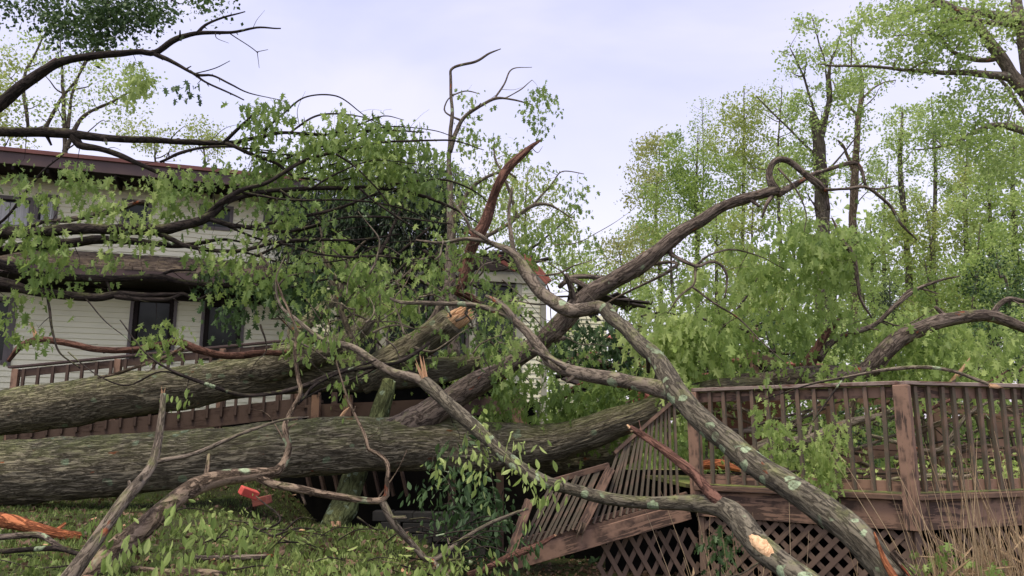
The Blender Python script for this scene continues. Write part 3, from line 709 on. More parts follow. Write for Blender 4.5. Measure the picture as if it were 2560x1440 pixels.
    # black sheet added behind the lattice, painting in the shade below the deck
    m = MB(); m.beam(flat(P1, .35) + e1 * .9 + np.array([0, 1.6, 0]), flat(R2, .35) + np.array([.5, 1.6, 0]), .05, 1.55, up=UZ); m.build('underdeck_shade', M['void'], root)
    # ---- railing across the back of the deck, broken
    a = W(2040, 1022, 10.6); b = W(2220, 992, 10.8); c = W(2640, 1035, 10.2)
    rb = thing('rear_railing', 'battered brown railing at the back of the deck, behind the upright balusters', 'railing', (a[0], a[1], zf))
    m = MB(); m.beam(a, b, .05, .16, up=UZ); m.beam(W(2270, 1018, 10.6), c, .05, .12, up=UZ); m.pieces('rail_board', M['deck_post'], rb)
    m = MB(); m.beam(W(2075, 1150, 10.2), W(2240, 1122, 10.3), .05, .16, up=UZ); m.beam(W(2280, 1140, 10.3), W(2600, 1125, 10.3), .05, .12, up=UZ); m.pieces('low_board', M['deck_post'], rb)
    q = np.random.default_rng(9)
    for x in (2075, 2335, 2485): p = W(x, 1010, 10.5); m = MB(); m.beam(p, flat(p, zf - .05) + [.05, 0, 0], .11, .11, up=(1, 0, 0)); m.build('post', M['deck_post'], rb)
    for x in range(2285, 2600, 26): p = W(x + q.normal(0, 3), 1040, 10.55); m = MB(); m.beam(p, flat(p, zf + .08) + [q.normal(0, .05), 0, 0], .036, .036, up=(1, 0, 0), tint=.5); m.build('baluster', M['deck_bal'], rb)
    m = MB(); a = W(2000, 1168, 9.6); a[2] = zf + .06; b = W(2640, 1160, 9.3); b[2] = zf + .06; m.beam(a, b, .4, .10, up=UZ, tint=.8)
    o = m.build('deck_step', M['deck_paint'], None); tag(o, 'dark low timber step lying across the mossy deck floor', 'step')
    m = MB(); m.beam(W(1765, 1062, 10.2), W(1960, 1058, 10.4), .03, .62, up=(0, .1, 1)); o = m.build('plywood_panel', M['plywood'], None, bevel=.003); tag(o, 'red-brown weathered board panel standing behind the balusters', 'board')
    return C, P1, zf
DC, DP1, DZF = deck()

def collapsed():
    """left end of the deck edge: dropped fascia with fanned, leaning balusters"""
    D0, D1 = 7.7, 8.05
    root = thing('collapsed_railing', 'collapsed deck edge whose leaning balusters fan down to the left', 'railing', W(1280, 1425, D0))
    def lerp(a, b, t): return np.array(a) * (1 - t) + np.array(b) * t
    # fascia
    m = MB(); fa = W(1277, 1402, 7.62); fb = W(1722, 1276, 8.0); m.beam(fa, fb, .05, .17, up=UZ); m.build('fascia_board', M['deck_paint'], root, bevel=.004)
    m = MB(); m.beam(fa + UZ * .105 + [0, .07, 0], fb + UZ * .105 + [0, .07, 0], .16, .04, up=UZ, tint=.8); m.build('deck_edge', M['deck_paint'], root)
    m = MB(); m.beam(fa + UZ * .14 + [.0, .07, 0], fb + UZ * .15 + [0, .07, 0], .05, .05, up=UZ, tint=.3); m.build('lower_rail', M['deck_paint'], root)
    # section one
    n = 14; q = np.random.default_rng(12)
    tl, tr = W(1545, 1128, 8.05), W(1690, 1000, 8.12); bl, br = W(1480, 1306, 7.78), W(1705, 1240, 8.05)
    for i in range(n):
        t = (i + .3) / n; p = lerp(tl, tr, t); b = lerp(bl, br, t); b = b + (b - p) * .03; j = q.normal(0, .008, 3)
        m = MB(); m.beam(p + j, b, .026, .034, up=(0, 1, 0), tint=q.uniform(0, .7)); m.build('baluster', M['deck_bal'], root, bevel=.002)
    m = MB(); m.beam(lerp(tl, tr, -.06) + UZ * .01, lerp(tl, tr, 1.02) + UZ * .01, .035, .10, up=(0, -1, .25), tint=.8); m.build('top_rail', M['deck_paint'], root)
    # middle and end posts
    for a, b, w in (((1526, 1172, 7.85), (1447, 1332, 7.7), .10), ((1324, 1250, 7.6), (1272, 1400, 7.5), .10)):
        m = MB(); m.beam(W(*a), W(*b), w * .85, w * .85, up=(0, 1, 0), tint=.3); m.build('post', M['deck_paint'], root, bevel=.005)
    b = W(1450, 1338, 7.66)
    shards(root, W(1455, 1318, 7.62), (-.35, 0, -1), .035, .15, 10, M['bark_tan'], 'splintered_end', 4)
    # section two
    tl, tr = W(1375, 1205, 7.78), W(1515, 1165, 7.9); bl, br = W(1290, 1374, 7.6), W(1440, 1322, 7.72)
    for i in range(10):
        t = (i + .4) / 10; p = lerp(tl, tr, t); b = lerp(bl, br, t); m = MB(); m.beam(p + q.normal(0, .012, 3), b + q.normal(0, .006, 3), .025, .034, up=(0, 1, 0), tint=q.uniform(0, .7)); m.build('baluster', M['deck_bal'], root)
    m = MB(); m.beam(lerp(tl, tr, -.05), lerp(tl, tr, 1.05), .05, .05, up=UZ, tint=.8); m.build('upper_rail', M['deck_paint'], root)
    # sagging lattice skirt under it
    o1 = W(1490, 1345, 7.95); o2 = W(1745, 1318, 8.15); dd = nrm(o2 - o1); L = np.linalg.norm(o2 - o1); m = MB(); nn = np.array([dd[1], -dd[0], 0])
    for sgn in (1, -1):
        for k in np.arange(-.9, L + .9, .155):
            f = (lambda u: o1 + dd * (k + .55 * sgn * u) + UZ * (-.98 * u) + nn * .012 * sgn); us = [u for u in np.linspace(0, .95, 20) if 0 <= k + .55 * sgn * u <= L]
            if len(us) > 2: m.beam(f(us[0]), f(us[-1]), .009, .044, up=np.cross(nn, f(1) - f(0)))
    m.build('lattice_panel', M['lattice_paint'], root)
    # shaded earth bank and blockwork under the deck
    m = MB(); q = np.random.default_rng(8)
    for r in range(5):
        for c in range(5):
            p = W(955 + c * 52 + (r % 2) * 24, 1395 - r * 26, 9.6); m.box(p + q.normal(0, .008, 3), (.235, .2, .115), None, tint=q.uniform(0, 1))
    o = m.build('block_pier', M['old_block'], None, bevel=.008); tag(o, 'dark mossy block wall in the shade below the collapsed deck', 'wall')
    # added black sheet standing in for the shade seen under the lower log
    root2 = thing('crawlspace_shade', 'slats and posts before an added black sheet standing for shade under the lower log', 'shade backing', W(700, 1200, 12.0))
    m = MB(); a_, b_ = W(700, 1200, 11.0), W(1560, 1200, 11.6); a_[2] = b_[2] = .5; m.beam(a_, b_, .05, 2.1, up=UZ); m.build('shade_backing', M['void'], root2)
    m = MB()
    for x in range(760, 1000, 34): m.beam(W(x, 1150, 10.93), W(x + 20, 1240, 10.93), .03, .14, up=(0, 1, 0))
    m.pieces('slat', M['ramp_paint'], root2)
    for x in (1130, 1250): m = MB(); m.beam(W(x, 1150, 10.8), W(x, 1380, 10.8), .1, .1, up=(1, 0, 0)); m.build('post', M['ramp_paint'], root2)
collapsed()
# ------------------------------------------------------------------ fallen trunks and limbs
def tree_a():
    t = Plant('fallen_tree', 'massive mossy lower log whose big limb rises right and bends over the deck', 'fallen tree', W(100, 1255, 9), M['bark_log'])
    t.limb([(-200, 1184, 8.7, 150), (0, 1180, 8.9, 150), (200, 1170, 9.0, 147), (500, 1146, 9.2, 138), (750, 1120, 9.5, 134), (950, 1110, 9.7, 130), (1100, 1108, 9.8, 132), (1250, 1116, 9.8, 112), (1400, 1104, 9.6, 84), (1550, 1055, 9.3, 70), (1680, 1008, 9.1, 60), (1790, 975, 9.0, 48), (1900, 962, 9.3, 30)], 'trunk', disp=.012, sides=170, wob=.05, rough=.035)
    t.limb([(1180, 1120, 10.0, 100), (1330, 1142, 10.3, 84), (1460, 1140, 10.6, 76), (1580, 1120, 10.9, 70)], 'branch', disp=.008, sides=60)
    m = M['bark_limb']
    t.limb([(900, 1120, 9.75, 80), (990, 1085, 9.7, 84), (1060, 1042, 9.65, 62), (1180, 967, 9.5, 53), (1310, 884, 9.35, 45), (1385, 824, 9.2, 46), (1450, 757, 9.1, 46), (1530, 704, 9.0, 43), (1630, 642, 8.8, 37), (1700, 586, 8.7, 32), (1800, 522, 8.6, 25), (1890, 490, 8.5, 22), (1942, 476, 8.5, 23)], 'branch', disp=.006, sides=60, mat=m)
    t.limb([(1940, 478, 8.5, 24), (1922, 440, 8.5, 19), (1927, 414, 8.5, 18), (1942, 400, 8.5, 19), (1968, 401, 8.5, 18), (2000, 424, 8.5, 17), (2048, 462, 8.5, 18), (2064, 490, 8.6, 14), (2070, 525, 8.6, 8)], mat=m)
    t.limb([(1945, 485, 8.5, 20), (1990, 462, 8.6, 14), (2050, 430, 8.7, 10), (2130, 408, 8.8, 10), (2155, 430, 8.8, 9), (2172, 470, 8.8, 6), (2240, 465, 8.9, 3)], mat=m)
    t.limb([(1930, 490, 8.5, 12), (1912, 515, 8.4, 9), (1905, 545, 8.4, 4)], mat=m)
    t.limb([(2060, 474, 8.5, 10), (2110, 472, 8.6, 8), (2170, 472, 8.7, 8), (2225, 510, 8.8, 8), (2255, 560, 8.8, 6), (2292, 600, 8.9, 3)], mat=m)
    t.limb([(1945, 420, 8.5, 6), (1990, 475, 8.4, 4), (2015, 530, 8.4, 3), (2010, 580, 8.4, 2)], mat=m)
    t.limb([(2080, 545, 9.1, 4), (2105, 600, 9.0, 9), (2135, 640, 9.0, 11), (2143, 700, 9.0, 8), (2152, 745, 9.0, 7), (2180, 795, 9.0, 4)], mat=m)
    t.limb([(1672, 628, 8.75, 14), (1690, 646, 8.7, 10), (1740, 668, 8.6, 8), (1775, 655, 8.6, 8), (1800, 660, 8.6, 7), (1816, 690, 8.6, 6), (1812, 745, 8.6, 3)], mat=m)
    t.limb([(1740, 668, 8.6, 8), (1735, 710, 8.5, 6), (1700, 740, 8.5, 6), (1672, 780, 8.5, 3)], mat=m)
    t.limb([(1728, 715, 8.5, 6), (1790, 760, 8.5, 5), (1850, 800, 8.6, 4), (1900, 850, 8.6, 3), (1960, 905, 8.6, 2)], mat=m)
    t.limb([(1735, 668, 8.7, 8), (1770, 640, 8.7, 5), (1830, 625, 8.8, 5), (1900, 640, 8.9, 3), (1960, 672, 9, 2)], mat=m)
    t.limb([(1500, 735, 9, 14), (1430, 700, 9.2, 12), (1400, 715, 9.3, 10), (1440, 690, 9.4, 12), (1520, 695, 9.5, 9), (1600, 690, 9.6, 5)], mat=m)
    t.limb([(1600, 665, 9, 9), (1680, 655, 9.2, 8), (1690, 665, 9.2, 10), (1630, 700, 9.2, 6), (1540, 745, 9.4, 5), (1500, 770, 9.4, 3)], mat=m, skel=False)
    b = M['leaf_bright']
    t.foliage([(1960, 600, 9.4, 140, 80), (1700, 790, 9.6, 130, 110), (1870, 720, 9.6, 170, 130), (2070, 570, 9.4, 110, 70), (1800, 880, 9.8, 150, 80), (2050, 760, 9.6, 110, 120)], 135, 26, .14, mat=b, rc=.23, dspread=.7, hang=.9, droop=.7)
    t.foliage([(1660, 830, 8.9, 90, 90), (1760, 800, 8.9, 70, 80), (2060, 640, 9, 70, 60)], 50, 30, .15, mat=b, rc=.22, dspread=.3, hang=1, droop=.8, tintc=.15)
    t.foliage([(1240, 940, 9.6, 60, 40), (1330, 960, 9.9, 110, 60), (1480, 970, 10, 110, 60), (1560, 1020, 10, 120, 60), (1250, 1010, 9.9, 90, 50), (1420, 1040, 10, 120, 50)], 120, 24, .13, mat=M['leaf'], rc=.22, dspread=.6, hang=.5)
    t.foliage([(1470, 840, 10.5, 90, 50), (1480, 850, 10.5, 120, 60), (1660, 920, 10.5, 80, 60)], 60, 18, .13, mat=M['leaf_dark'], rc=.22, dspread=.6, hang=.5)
    t.foliage([(2060, 560, 9.5, 350, 200)], 70, 0.001, .1, rc=.1, dspread=1.2)
    t.finish()
def tree_b():
    t = Plant('fallen_tree', 'mossy upper log in front of the ramp, one fork snapped to a pale end', 'fallen tree', W(100, 1085, 11), M['bark_log'])
    t.limb([(-200, 1052, 10.8, 116), (0, 1032, 10.9, 112), (200, 1005, 11.0, 112), (450, 970, 11.2, 106), (650, 938, 11.4, 94), (850, 938, 11.5, 84), (1000, 936, 11.6, 78), (1110, 925, 11.7, 60), (1200, 905, 11.8, 36)], 'trunk', disp=.011, sides=150, wob=.06, rough=.035)
    t.limb([(560, 945, 11.35, 80), (680, 915, 11.2, 80), (780, 885, 11.1, 72), (850, 862, 11.1, 62), (905, 820, 11.1, 42), (925, 770, 11.2, 34), (905, 730, 11.3, 28), (890, 690, 11.4, 16)], 'branch', disp=.008, sides=60)
    t.limb([(760, 890, 11.1, 46), (735, 830, 11.2, 36), (800, 780, 11.4, 32), (840, 720, 11.6, 20), (810, 650, 11.8, 10)], 'branch', disp=.004, sides=40)
    R = t.limb([(900, 945, 11.5, 80), (1000, 890, 11.4, 74), (1075, 845, 11.3, 74), (1130, 805, 11.2, 70)], 'branch', disp=.008, sides=60)
    d = R[-1, :3] - R[-8, :3]
    shards(t.root, R[-1, :3], d, .14, .36, 70, M['raw_wood'], 'snapped_end', 3, .02)
    t.limb([(960, 940, 11.5, 30), (1010, 870, 11.6, 20), (1080, 800, 11.8, 18), (1130, 700, 12, 20)], mat=M['bark_limb'])
    t.foliage([(880, 740, 11.9, 130, 90), (960, 800, 12, 60, 40), (1230, 850, 11.6, 60, 60)], 44, 20, .13, mat=M['leaf'], rc=.24, dspread=.5, hang=.6, tintc=.05)
    t.foliage([(740, 830, 10.2, 40, 20), (870, 830, 10.3, 30, 30)], 12, 12, .14, mat=M['leaf_bright'], rc=.18, dspread=.3, hang=1, droop=.85)
    t.finish()
def crossing():
    t = Plant('fallen_branch', 'lichen-spotted branch crossing over the deck railing, splintered orange at its foot', 'branch', W(2180, 1440, 4.6), M['bark_lichen'])
    R = t.limb([(2235, 1455, 4.5, 65.6), (2150, 1355, 4.65, 72.2), (2060, 1275, 4.9, 68.9), (1950, 1195, 5.2, 64), (1850, 1130, 5.5, 57.4), (1760, 1052, 5.8, 52.5), (1690, 980, 6.1, 54.1), (1640, 900, 6.5, 41), (1580, 838, 6.9, 36.1), (1512, 772, 7.3, 34.4)], 'branch', disp=.005, sides=60)
    t.limb([(1520, 782, 7.3, 29.5), (1495, 768, 7.4, 31.2), (1430, 778, 7.5, 31.2), (1370, 742, 7.7, 28.7), (1320, 690, 7.9, 26.2), (1285, 640, 8.0, 20.5), (1230, 610, 8.1, 12.3), (1170, 600, 8.1, 9.5), (1100, 608, 8.2, 7.6), (1040, 600, 8.3, 3.8)], disp=.003, sides=40, mat=M['bark_grey'])
    t.limb([(1290, 645, 8, 13.3), (1276, 590, 8.1, 10.4), (1272, 520, 8.2, 8.5), (1280, 470, 8.2, 5.7)], mat=M['bark_grey'])
    t.limb([(1235, 612, 8.1, 9.5), (1200, 590, 8.1, 8.5), (1175, 575, 8.2, 7.6), (1160, 540, 8.2, 5.7), (1120, 490, 8.3, 2.8)], mat=M['bark_grey'])
    t.limb([(1700, 985, 6.1, 42.6), (1600, 958, 6.35, 32.8), (1460, 937, 6.7, 30.3), (1385, 908, 6.9, 28.7), (1350, 865, 7.0, 23.8), (1300, 815, 7.1, 21.3), (1262, 785, 7.2, 17.1), (1180, 762, 7.3, 12.3), (1080, 757, 7.4, 9.5), (1000, 757, 7.5, 7.6), (975, 745, 7.5, 3.8)], disp=.003, sides=40, mat=M['bark_grey'])
    t.limb([(1285, 800, 7.15, 19), (1250, 760, 7.2, 15.2), (1215, 740, 7.3, 7.6)], mat=M['bark_grey'])
    d = R[0, :3] - R[6, :3]; shards(t.root, R[0, :3] + [0.04, 0, .10], d, .03, .2, 14, M['bark_tan'], 'splintered_end', 5, .2)
    m = MB(); tube(m, spline([Wr(2185, 1330, 4.55, 3.8), Wr(2205, 1390, 4.5, 15.2), Wr(2240, 1450, 4.4, 19)]), sides=8, seed=3); m.build('torn_strip', M['peeled_orange'], t.root, True)
    t.foliage([(1250, 745, 7.3, 60, 40), (1290, 880, 7.3, 60, 40)], 16, 9, .10, mat=M['leaf_bright'], rc=.14, dspread=.2, hang=.4)
    t.foliage([(1180, 560, 8.4, 120, 60), (1100, 650, 8.4, 100, 50)], 25, 5, .10, mat=M['leaf'], rc=.14, dspread=.3, hang=.4)
    t.finish()
    t = Plant('fallen_branch', 'grey-brown branch low across the collapsed railing with a pale torn wound', 'branch', W(1950, 1440, 4.4), M['bark_lichen'])
    t.limb([(2090, 1520, 4.1, 68.9), (1995, 1440, 4.3, 62.3), (1900, 1362, 4.6, 55.8), (1825, 1282, 4.9, 47.6), (1745, 1258, 5.1, 37.7), (1640, 1258, 5.3, 32.8), (1520, 1248, 5.45, 31.2), (1430, 1226, 5.6, 31.2), (1350, 1200, 5.7, 31.2), (1280, 1155, 5.8, 32.8), (1200, 1080, 6.0, 31.2), (1120, 1010, 6.2, 27.9), (1062, 955, 6.4, 26.2)], 'branch', disp=.004, sides=50, wob=.1)
    t.limb([(1075, 968, 6.35, 23), (1040, 950, 6.45, 23), (990, 938, 6.5, 21.3), (940, 905, 6.6, 19), (880, 870, 6.7, 15.2), (800, 845, 6.8, 11.4), (740, 800, 6.9, 8.5), (700, 762, 7.0, 7.6), (692, 700, 7.0, 4.8), (712, 640, 7.1, 2.8)], mat=M['bark_grey'])
    t.limb([(1830, 1290, 4.9, 32.8), (1775, 1235, 5.0, 29.5), (1730, 1185, 5.1, 24.6), (1660, 1130, 5.2, 19.7), (1605, 1090, 5.3, 17.1), (1575, 1068, 5.3, 11.4)], 'snag', disp=.005, sides=40, mat=M['peeled_red'], wob=.5)
    t.limb([(1582, 1078, 5.3, 11.4), (1568, 1062, 5.3, 4.8)], 'pale_tip', mat=M['raw_wood'])
    shards(t.root, W(1058, 945, 6.4), (-.3, 0, 1), .03, .2, 8, M['splint'], 'splinter', 6)
    # torn wound: a shallow oval patch raised on the bark
    c, ax = W(1910, 1371, 4.57), nrm(W(1945, 1402, 4.46) - W(1868, 1337, 4.68)); nrmv = nrm(np.array([0, 0, CAMZ]) - c); c = c + nrmv * .094; nrmv = nrmv - ax * np.dot(ax, nrmv); nrmv = nrm(nrmv); sd_ = np.cross(ax, nrmv); m = MB(); V = [c + nrmv * .016]; q = np.random.default_rng(2)
    n = 28
    for rr in (.55, 1.0):
        for i in range(n): a = 2 * np.pi * i / n; k = rr * (1 + (.07 * q.normal() if rr == 1 else 0)); V.append(c + ax * .165 * k * math.cos(a) + sd_ * .047 * k * math.sin(a) + nrmv * (.012 if rr < 1 else -.022))
    T = [[0, 1 + i, 1 + (i + 1) % n] for i in range(n)]; Q = [[1 + i, 1 + n + i, 1 + n + (i + 1) % n, 1 + (i + 1) % n] for i in range(n)]
    m.add(V, Q, T); m.build('torn_wound', M['raw_wood'], t.root, True)
    t.foliage([(1190, 1040, 6.0, 70, 40), (1150, 1150, 5.9, 80, 40), (1350, 1210, 5.5, 60, 50), (1320, 1130, 5.6, 60, 50)], 34, 9, .09, kind='ellip', mat=M['leaf_bright'], rc=.11, dspread=.2, hang=.5, droop=.6)
    t.foliage([(1180, 1240, 6.6, 130, 70), (1260, 1330, 6.8, 110, 70), (1130, 1150, 6.6, 60, 60)], 46, 10, .10, kind='ellip', mat=M['leaf_dark'], rc=.13, dspread=.4, hang=.5, droop=.6)
    t.finish()
def front():
    t = Plant('fallen_branch', 'thick furrowed tan-barked branch arching from the bottom left edge to the lower log', 'branch', W(230, 1440, 5), M['bark_tan'])
    t.limb([(130, 1510, 4.85, 64), (230, 1428, 5.0, 60), (330, 1340, 5.2, 54), (420, 1268, 5.4, 46), (490, 1215, 5.6, 40), (560, 1192, 5.7, 34), (640, 1182, 5.8, 28), (690, 1175, 5.85, 22), (714, 1140, 5.9, 18), (720, 1105, 5.9, 15), (713, 1068, 5.9, 13), (735, 1020, 6.0, 12), (752, 985, 6.0, 10), (744, 940, 6.1, 9), (736, 880, 6.1, 7), (740, 820, 6.2, 6), (705, 740, 6.3, 5), (690, 700, 6.3, 3)], disp=.004, sides=44, wob=.3)
    t.limb([(630, 1184, 5.8, 24), (680, 1210, 5.8, 22), (770, 1226, 5.8, 20), (850, 1240, 5.85, 19), (955, 1247, 5.9, 19), (968, 1200, 5.9, 12), (970, 1160, 5.95, 11), (945, 1132, 6.0, 10), (922, 1122, 6.0, 9), (912, 1085, 6.05, 8), (885, 1030, 6.1, 7), (862, 975, 6.2, 5), (840, 900, 6.3, 3)], mat=M['bark_tan'], wob=.4)
    t.limb([(952, 1247, 5.9, 18), (985, 1310, 5.9, 19), (1030, 1360, 5.95, 16), (1080, 1400, 6.0, 14), (1160, 1342, 6.1, 12), (1240, 1300, 6.2, 9), (1320, 1272, 6.3, 6)], mat=M['bark_grey'])
    t.limb([(745, 1010, 6, 8), (790, 960, 6.2, 7), (860, 930, 6.3, 6), (940, 900, 6.4, 4)], mat=M['bark_dark'])
    t.limb([(1080, 1400, 6, 11), (1115, 1440, 5.8, 12), (1150, 1480, 5.7, 12)], mat=M['bark_grey'])
    t.foliage([(500, 1300, 5.2, 170, 60), (400, 1390, 4.7, 160, 60), (620, 1380, 4.9, 110, 60), (280, 1350, 4.6, 60, 60)], 44, 8, .095, kind='ellip', mat=M['leaf_bright'], rc=.10, dspread=.25, hang=.7, droop=.85, tw=.004)
    t.foliage([(860, 1430, 4.9, 180, 40), (1150, 1400, 5.6, 140, 60)], 50, 8, .095, kind='ellip', mat=M['leaf_bright'], rc=.10, dspread=.25, hang=.7, droop=.85, tw=.004)
    t.foliage([(770, 830, 6.2, 70, 22), (865, 960, 6.2, 22, 20)], 13, 10, .10, kind='ellip', mat=M['leaf_bright'], rc=.10, dspread=.15, hang=1, droop=.9, tw=.003)
    t.finish()
    t = Plant('fallen_branch', 'bare grey forked branch leaning up at bottom left, in front of the lower log', 'branch', W(190, 1440, 4.8), M['bark_grey'])
    t.limb([(140, 1500, 4.65, 40), (255, 1335, 4.9, 34), (330, 1228, 5.1, 28), (378, 1158, 5.3, 23), (396, 1080, 5.4, 17), (408, 985, 5.5, 11)], disp=.002, sides=30)
    t.limb([(378, 1158, 5.3, 13), (480, 1138, 5.4, 10), (600, 1088, 5.5, 9), (700, 1052, 5.6, 6), (772, 1042, 5.7, 3)])
    t.limb([(320, 1240, 5.1, 12), (325, 1215, 5.1, 9), (322, 1202, 5.1, 5)])
    shards(t.root, W(408, 985, 5.5), (.05, 0, 1), .014, .06, 6, M['splint'], 'splinter', 8)
    t.foliage([(240, 1300, 5, 60, 30)], 6, 6, .09, kind='ellip', mat=M['leaf'], rc=.10, dspread=.2, hang=1, droop=.9)
    t.finish()
    t = Plant('fallen_branch', 'thin dark sagging branch strung across the upper log below the sunroom windows', 'branch', W(700, 980, 6.5), M['bark_dark'])
    t.limb([(1072, 858, 7.4, 8), (1000, 900, 7.1, 11), (930, 915, 6.9, 12), (850, 928, 6.8, 13), (760, 964, 6.7, 12), (680, 982, 6.6, 10), (600, 985, 6.5, 9), (520, 962, 6.4, 8), (440, 932, 6.4, 6), (380, 900, 6.4, 5), (335, 850, 6.5, 4), (300, 800, 6.6, 3)])
    t.limb([(960, 908, 7, 7), (880, 948, 6.9, 6), (800, 975, 6.8, 5), (755, 1000, 6.7, 4)])
    t.limb([(470, 945, 6.4, 5), (400, 930, 6.4, 4), (320, 962, 6.4, 4), (250, 940, 6.4, 3), (170, 880, 6.5, 3)])
    t.foliage([(450, 985, 6.4, 20, 25), (860, 960, 6.7, 30, 30)], 8, 8, .09, kind='ellip', mat=M['leaf_bright'], rc=.08, dspread=.1, hang=1, droop=.9)
    t.finish()
    t = Plant('broken_limb', 'reddish bark-stripped twisted limb resting along the ramp rail above the upper log', 'branch', W(700, 885, 9.9), M['peeled_red'])
    t.limb([(20, 903, 10.0, 8), (38, 880, 10, 13), (60, 862, 10, 14), (95, 850, 9.9, 15), (160, 855, 9.9, 15), (240, 874, 9.9, 13), (330, 876, 9.9, 14), (400, 862, 9.9, 14), (452, 855, 9.9, 16), (485, 872, 9.9, 17), (570, 890, 10.0, 16), (650, 884, 10.1, 13), (720, 880, 10.2, 12), (790, 850, 10.4, 8)], disp=.006, sides=34, wob=.6)
    t.limb([(460, 868, 9.9, 14), (400, 900, 9.8, 11), (320, 925, 9.8, 8), (245, 945, 9.8, 5)], mat=M['bark_tan'])
    t.limb([(92, 848, 9.9, 12), (86, 828, 9.9, 8), (76, 808, 9.9, 4)], mat=M['splint'])
    t.finish()
    t = Plant('broken_limb', 'tall red-brown bark-stripped limb sticking up against the sky, tapering to a point', 'branch', W(1140, 735, 8.9), M['peeled_red'])
    t.limb([(1140, 738, 8.9, 14), (1155, 700, 8.9, 24), (1172, 650, 8.9, 25), (1188, 605, 8.8, 28), (1215, 550, 8.8, 24), (1228, 515, 8.8, 22), (1242, 470, 8.7, 21), (1270, 420, 8.7, 19), (1310, 383, 8.7, 15), (1352, 350, 8.7, 2)], disp=.006, sides=34, wob=.5)
    shards(t.root, W(1158, 735, 8.9), (.8, 0, -.4), .05, .3, 14, M['peeled_red'], 'torn_base', 3)
    t.limb([(1190, 595, 8.8, 12), (1172, 578, 8.8, 10), (1160, 585, 8.8, 6)])
    t.finish()
    t = Plant('mossy_limb', 'stout mossy broken limb propped behind the lower log, its torn end on the ground', 'branch', W(830, 1320, 9.5), M['bark_mossy'])
    t.limb([(972, 955, 11.0, 34), (955, 1010, 10.8, 40), (930, 1085, 10.6, 44), (885, 1200, 10.1, 52), (858, 1270, 9.7, 56), (828, 1325, 9.4, 50)], disp=.01, sides=50)
    shards(t.root, W(838, 1318, 9.4), (.1, -.3, -1), .10, .16, 14, M['splint'], 'torn_end', 3)
    t.finish()
def upright():
    t = Plant('damaged_tree', 'slender bent tree standing bare-topped above the crushed roof, its tip hooking right', 'tree', W(1130, 860, 13), M['bark_grey'])
    t.limb([(1135, 900, 13.2, 34), (1128, 800, 13.1, 30), (1125, 700, 13, 27), (1128, 600, 13, 24), (1126, 500, 13, 17), (1122, 420, 13, 13), (1124, 350, 13, 10), (1131, 280, 13, 9), (1126, 200, 13, 8), (1131, 170, 13, 7), (1190, 155, 13, 6), (1225, 133, 13, 5), (1252, 122, 13, 2)], 'trunk')
    t.limb([(1124, 380, 13, 13), (1140, 330, 13, 11), (1158, 295, 13, 10), (1200, 265, 13, 8), (1240, 246, 13, 7), (1285, 250, 13, 5), (1330, 262, 13, 3)])
    t.limb([(1236, 248, 13, 5), (1262, 205, 13, 4), (1282, 172, 13, 3), (1330, 168, 13, 1.5)]); t.limb([(1260, 246, 13, 4), (1300, 225, 13, 3), (1330, 200, 13, 2)])
    t.limb([(1150, 300, 13, 6), (1112, 280, 13, 5), (1115, 255, 13, 4), (1128, 240, 13, 3)])
    t.limb([(1128, 240, 13, 4), (1165, 228, 13, 3), (1200, 235, 13, 2)])
    t.limb([(1126, 560, 13, 12), (1170, 480, 12.9, 10), (1220, 440, 12.8, 8), (1260, 430, 12.8, 6), (1290, 445, 12.8, 4)])
    t.limb([(1128, 640, 13, 14), (1200, 600, 13, 12), (1270, 560, 13, 10), (1320, 520, 13, 9), (1370, 512, 13, 7), (1430, 545, 13, 4)])
    t.limb([(1330, 515, 13, 6), (1380, 460, 13, 4), (1405, 428, 13, 3), (1460, 435, 13, 2)]); t.limb([(1290, 550, 13, 10), (1272, 470, 13, 7), (1240, 400, 13, 5), (1235, 360, 13, 3)])
    t.foliage([(1350, 265, 13, 45, 55, 3), (1165, 240, 13, 35, 18, .8), (1200, 255, 13, 40, 15, .5), (1172, 330, 13, 30, 25, 1)], 46, 10, .13, mat=M['leaf'], rc=.22, dspread=.5, hang=.5)
    t.foliage([(1260, 370, 13, 60, 30), (1170, 400, 13, 60, 60), (1300, 440, 13, 70, 60), (1420, 480, 13, 60, 60), (1360, 580, 13, 90, 50), (1230, 500, 13, 90, 60), (1160, 470, 13, 80, 60)], 120, 10, .13, mat=M['leaf'], rc=.24, dspread=.8, hang=.4)
    t.foliage([(1400, 620, 13.5, 110, 70), (1270, 590, 13.4, 130, 70)], 60, 13, .13, mat=M['leaf'], rc=.24, dspread=.8, hang=.4)
    t.finish()
    # broad crushed crown over the roof
    t = Plant('crushed_crown', 'dense dark evergreen crown crushed down over the sunroom roof', 'fallen tree', W(950, 700, 15), M['bark_dark'])
    t.limb([(780, 700, 15, 26), (880, 620, 14.8, 24), (980, 560, 14.6, 20), (1080, 500, 14.6, 12), (1120, 440, 14.6, 5)], 'trunk'); t.limb([(860, 640, 14.8, 16), (880, 540, 14.6, 12), (930, 460, 14.6, 8), (980, 410, 14.6, 4)])
    t.limb([(780, 690, 15, 16), (770, 600, 14.8, 12), (800, 520, 14.8, 8), (860, 460, 14.8, 4)]); t.limb([(980, 600, 14.6, 14), (1080, 590, 14.5, 10), (1140, 540, 14.5, 5)])
    t.foliage([(900, 500, 14.8, 190, 80), (1010, 560, 14.8, 160, 90), (780, 590, 14.8, 100, 90), (1060, 470, 14.8, 110, 60), (900, 610, 15, 180, 50)], 480, 75, .12, kind='needle', mat=M['leaf_conifer'], rc=.34, dspread=.7, hang=.4, droop=.5, tw=.007)
    t.foliage([(980, 480, 14.2, 180, 70), (800, 500, 14.2, 120, 60)], 60, 16, .13, mat=M['leaf_dark'], rc=.24, dspread=.5, hang=.5)
    t.finish()
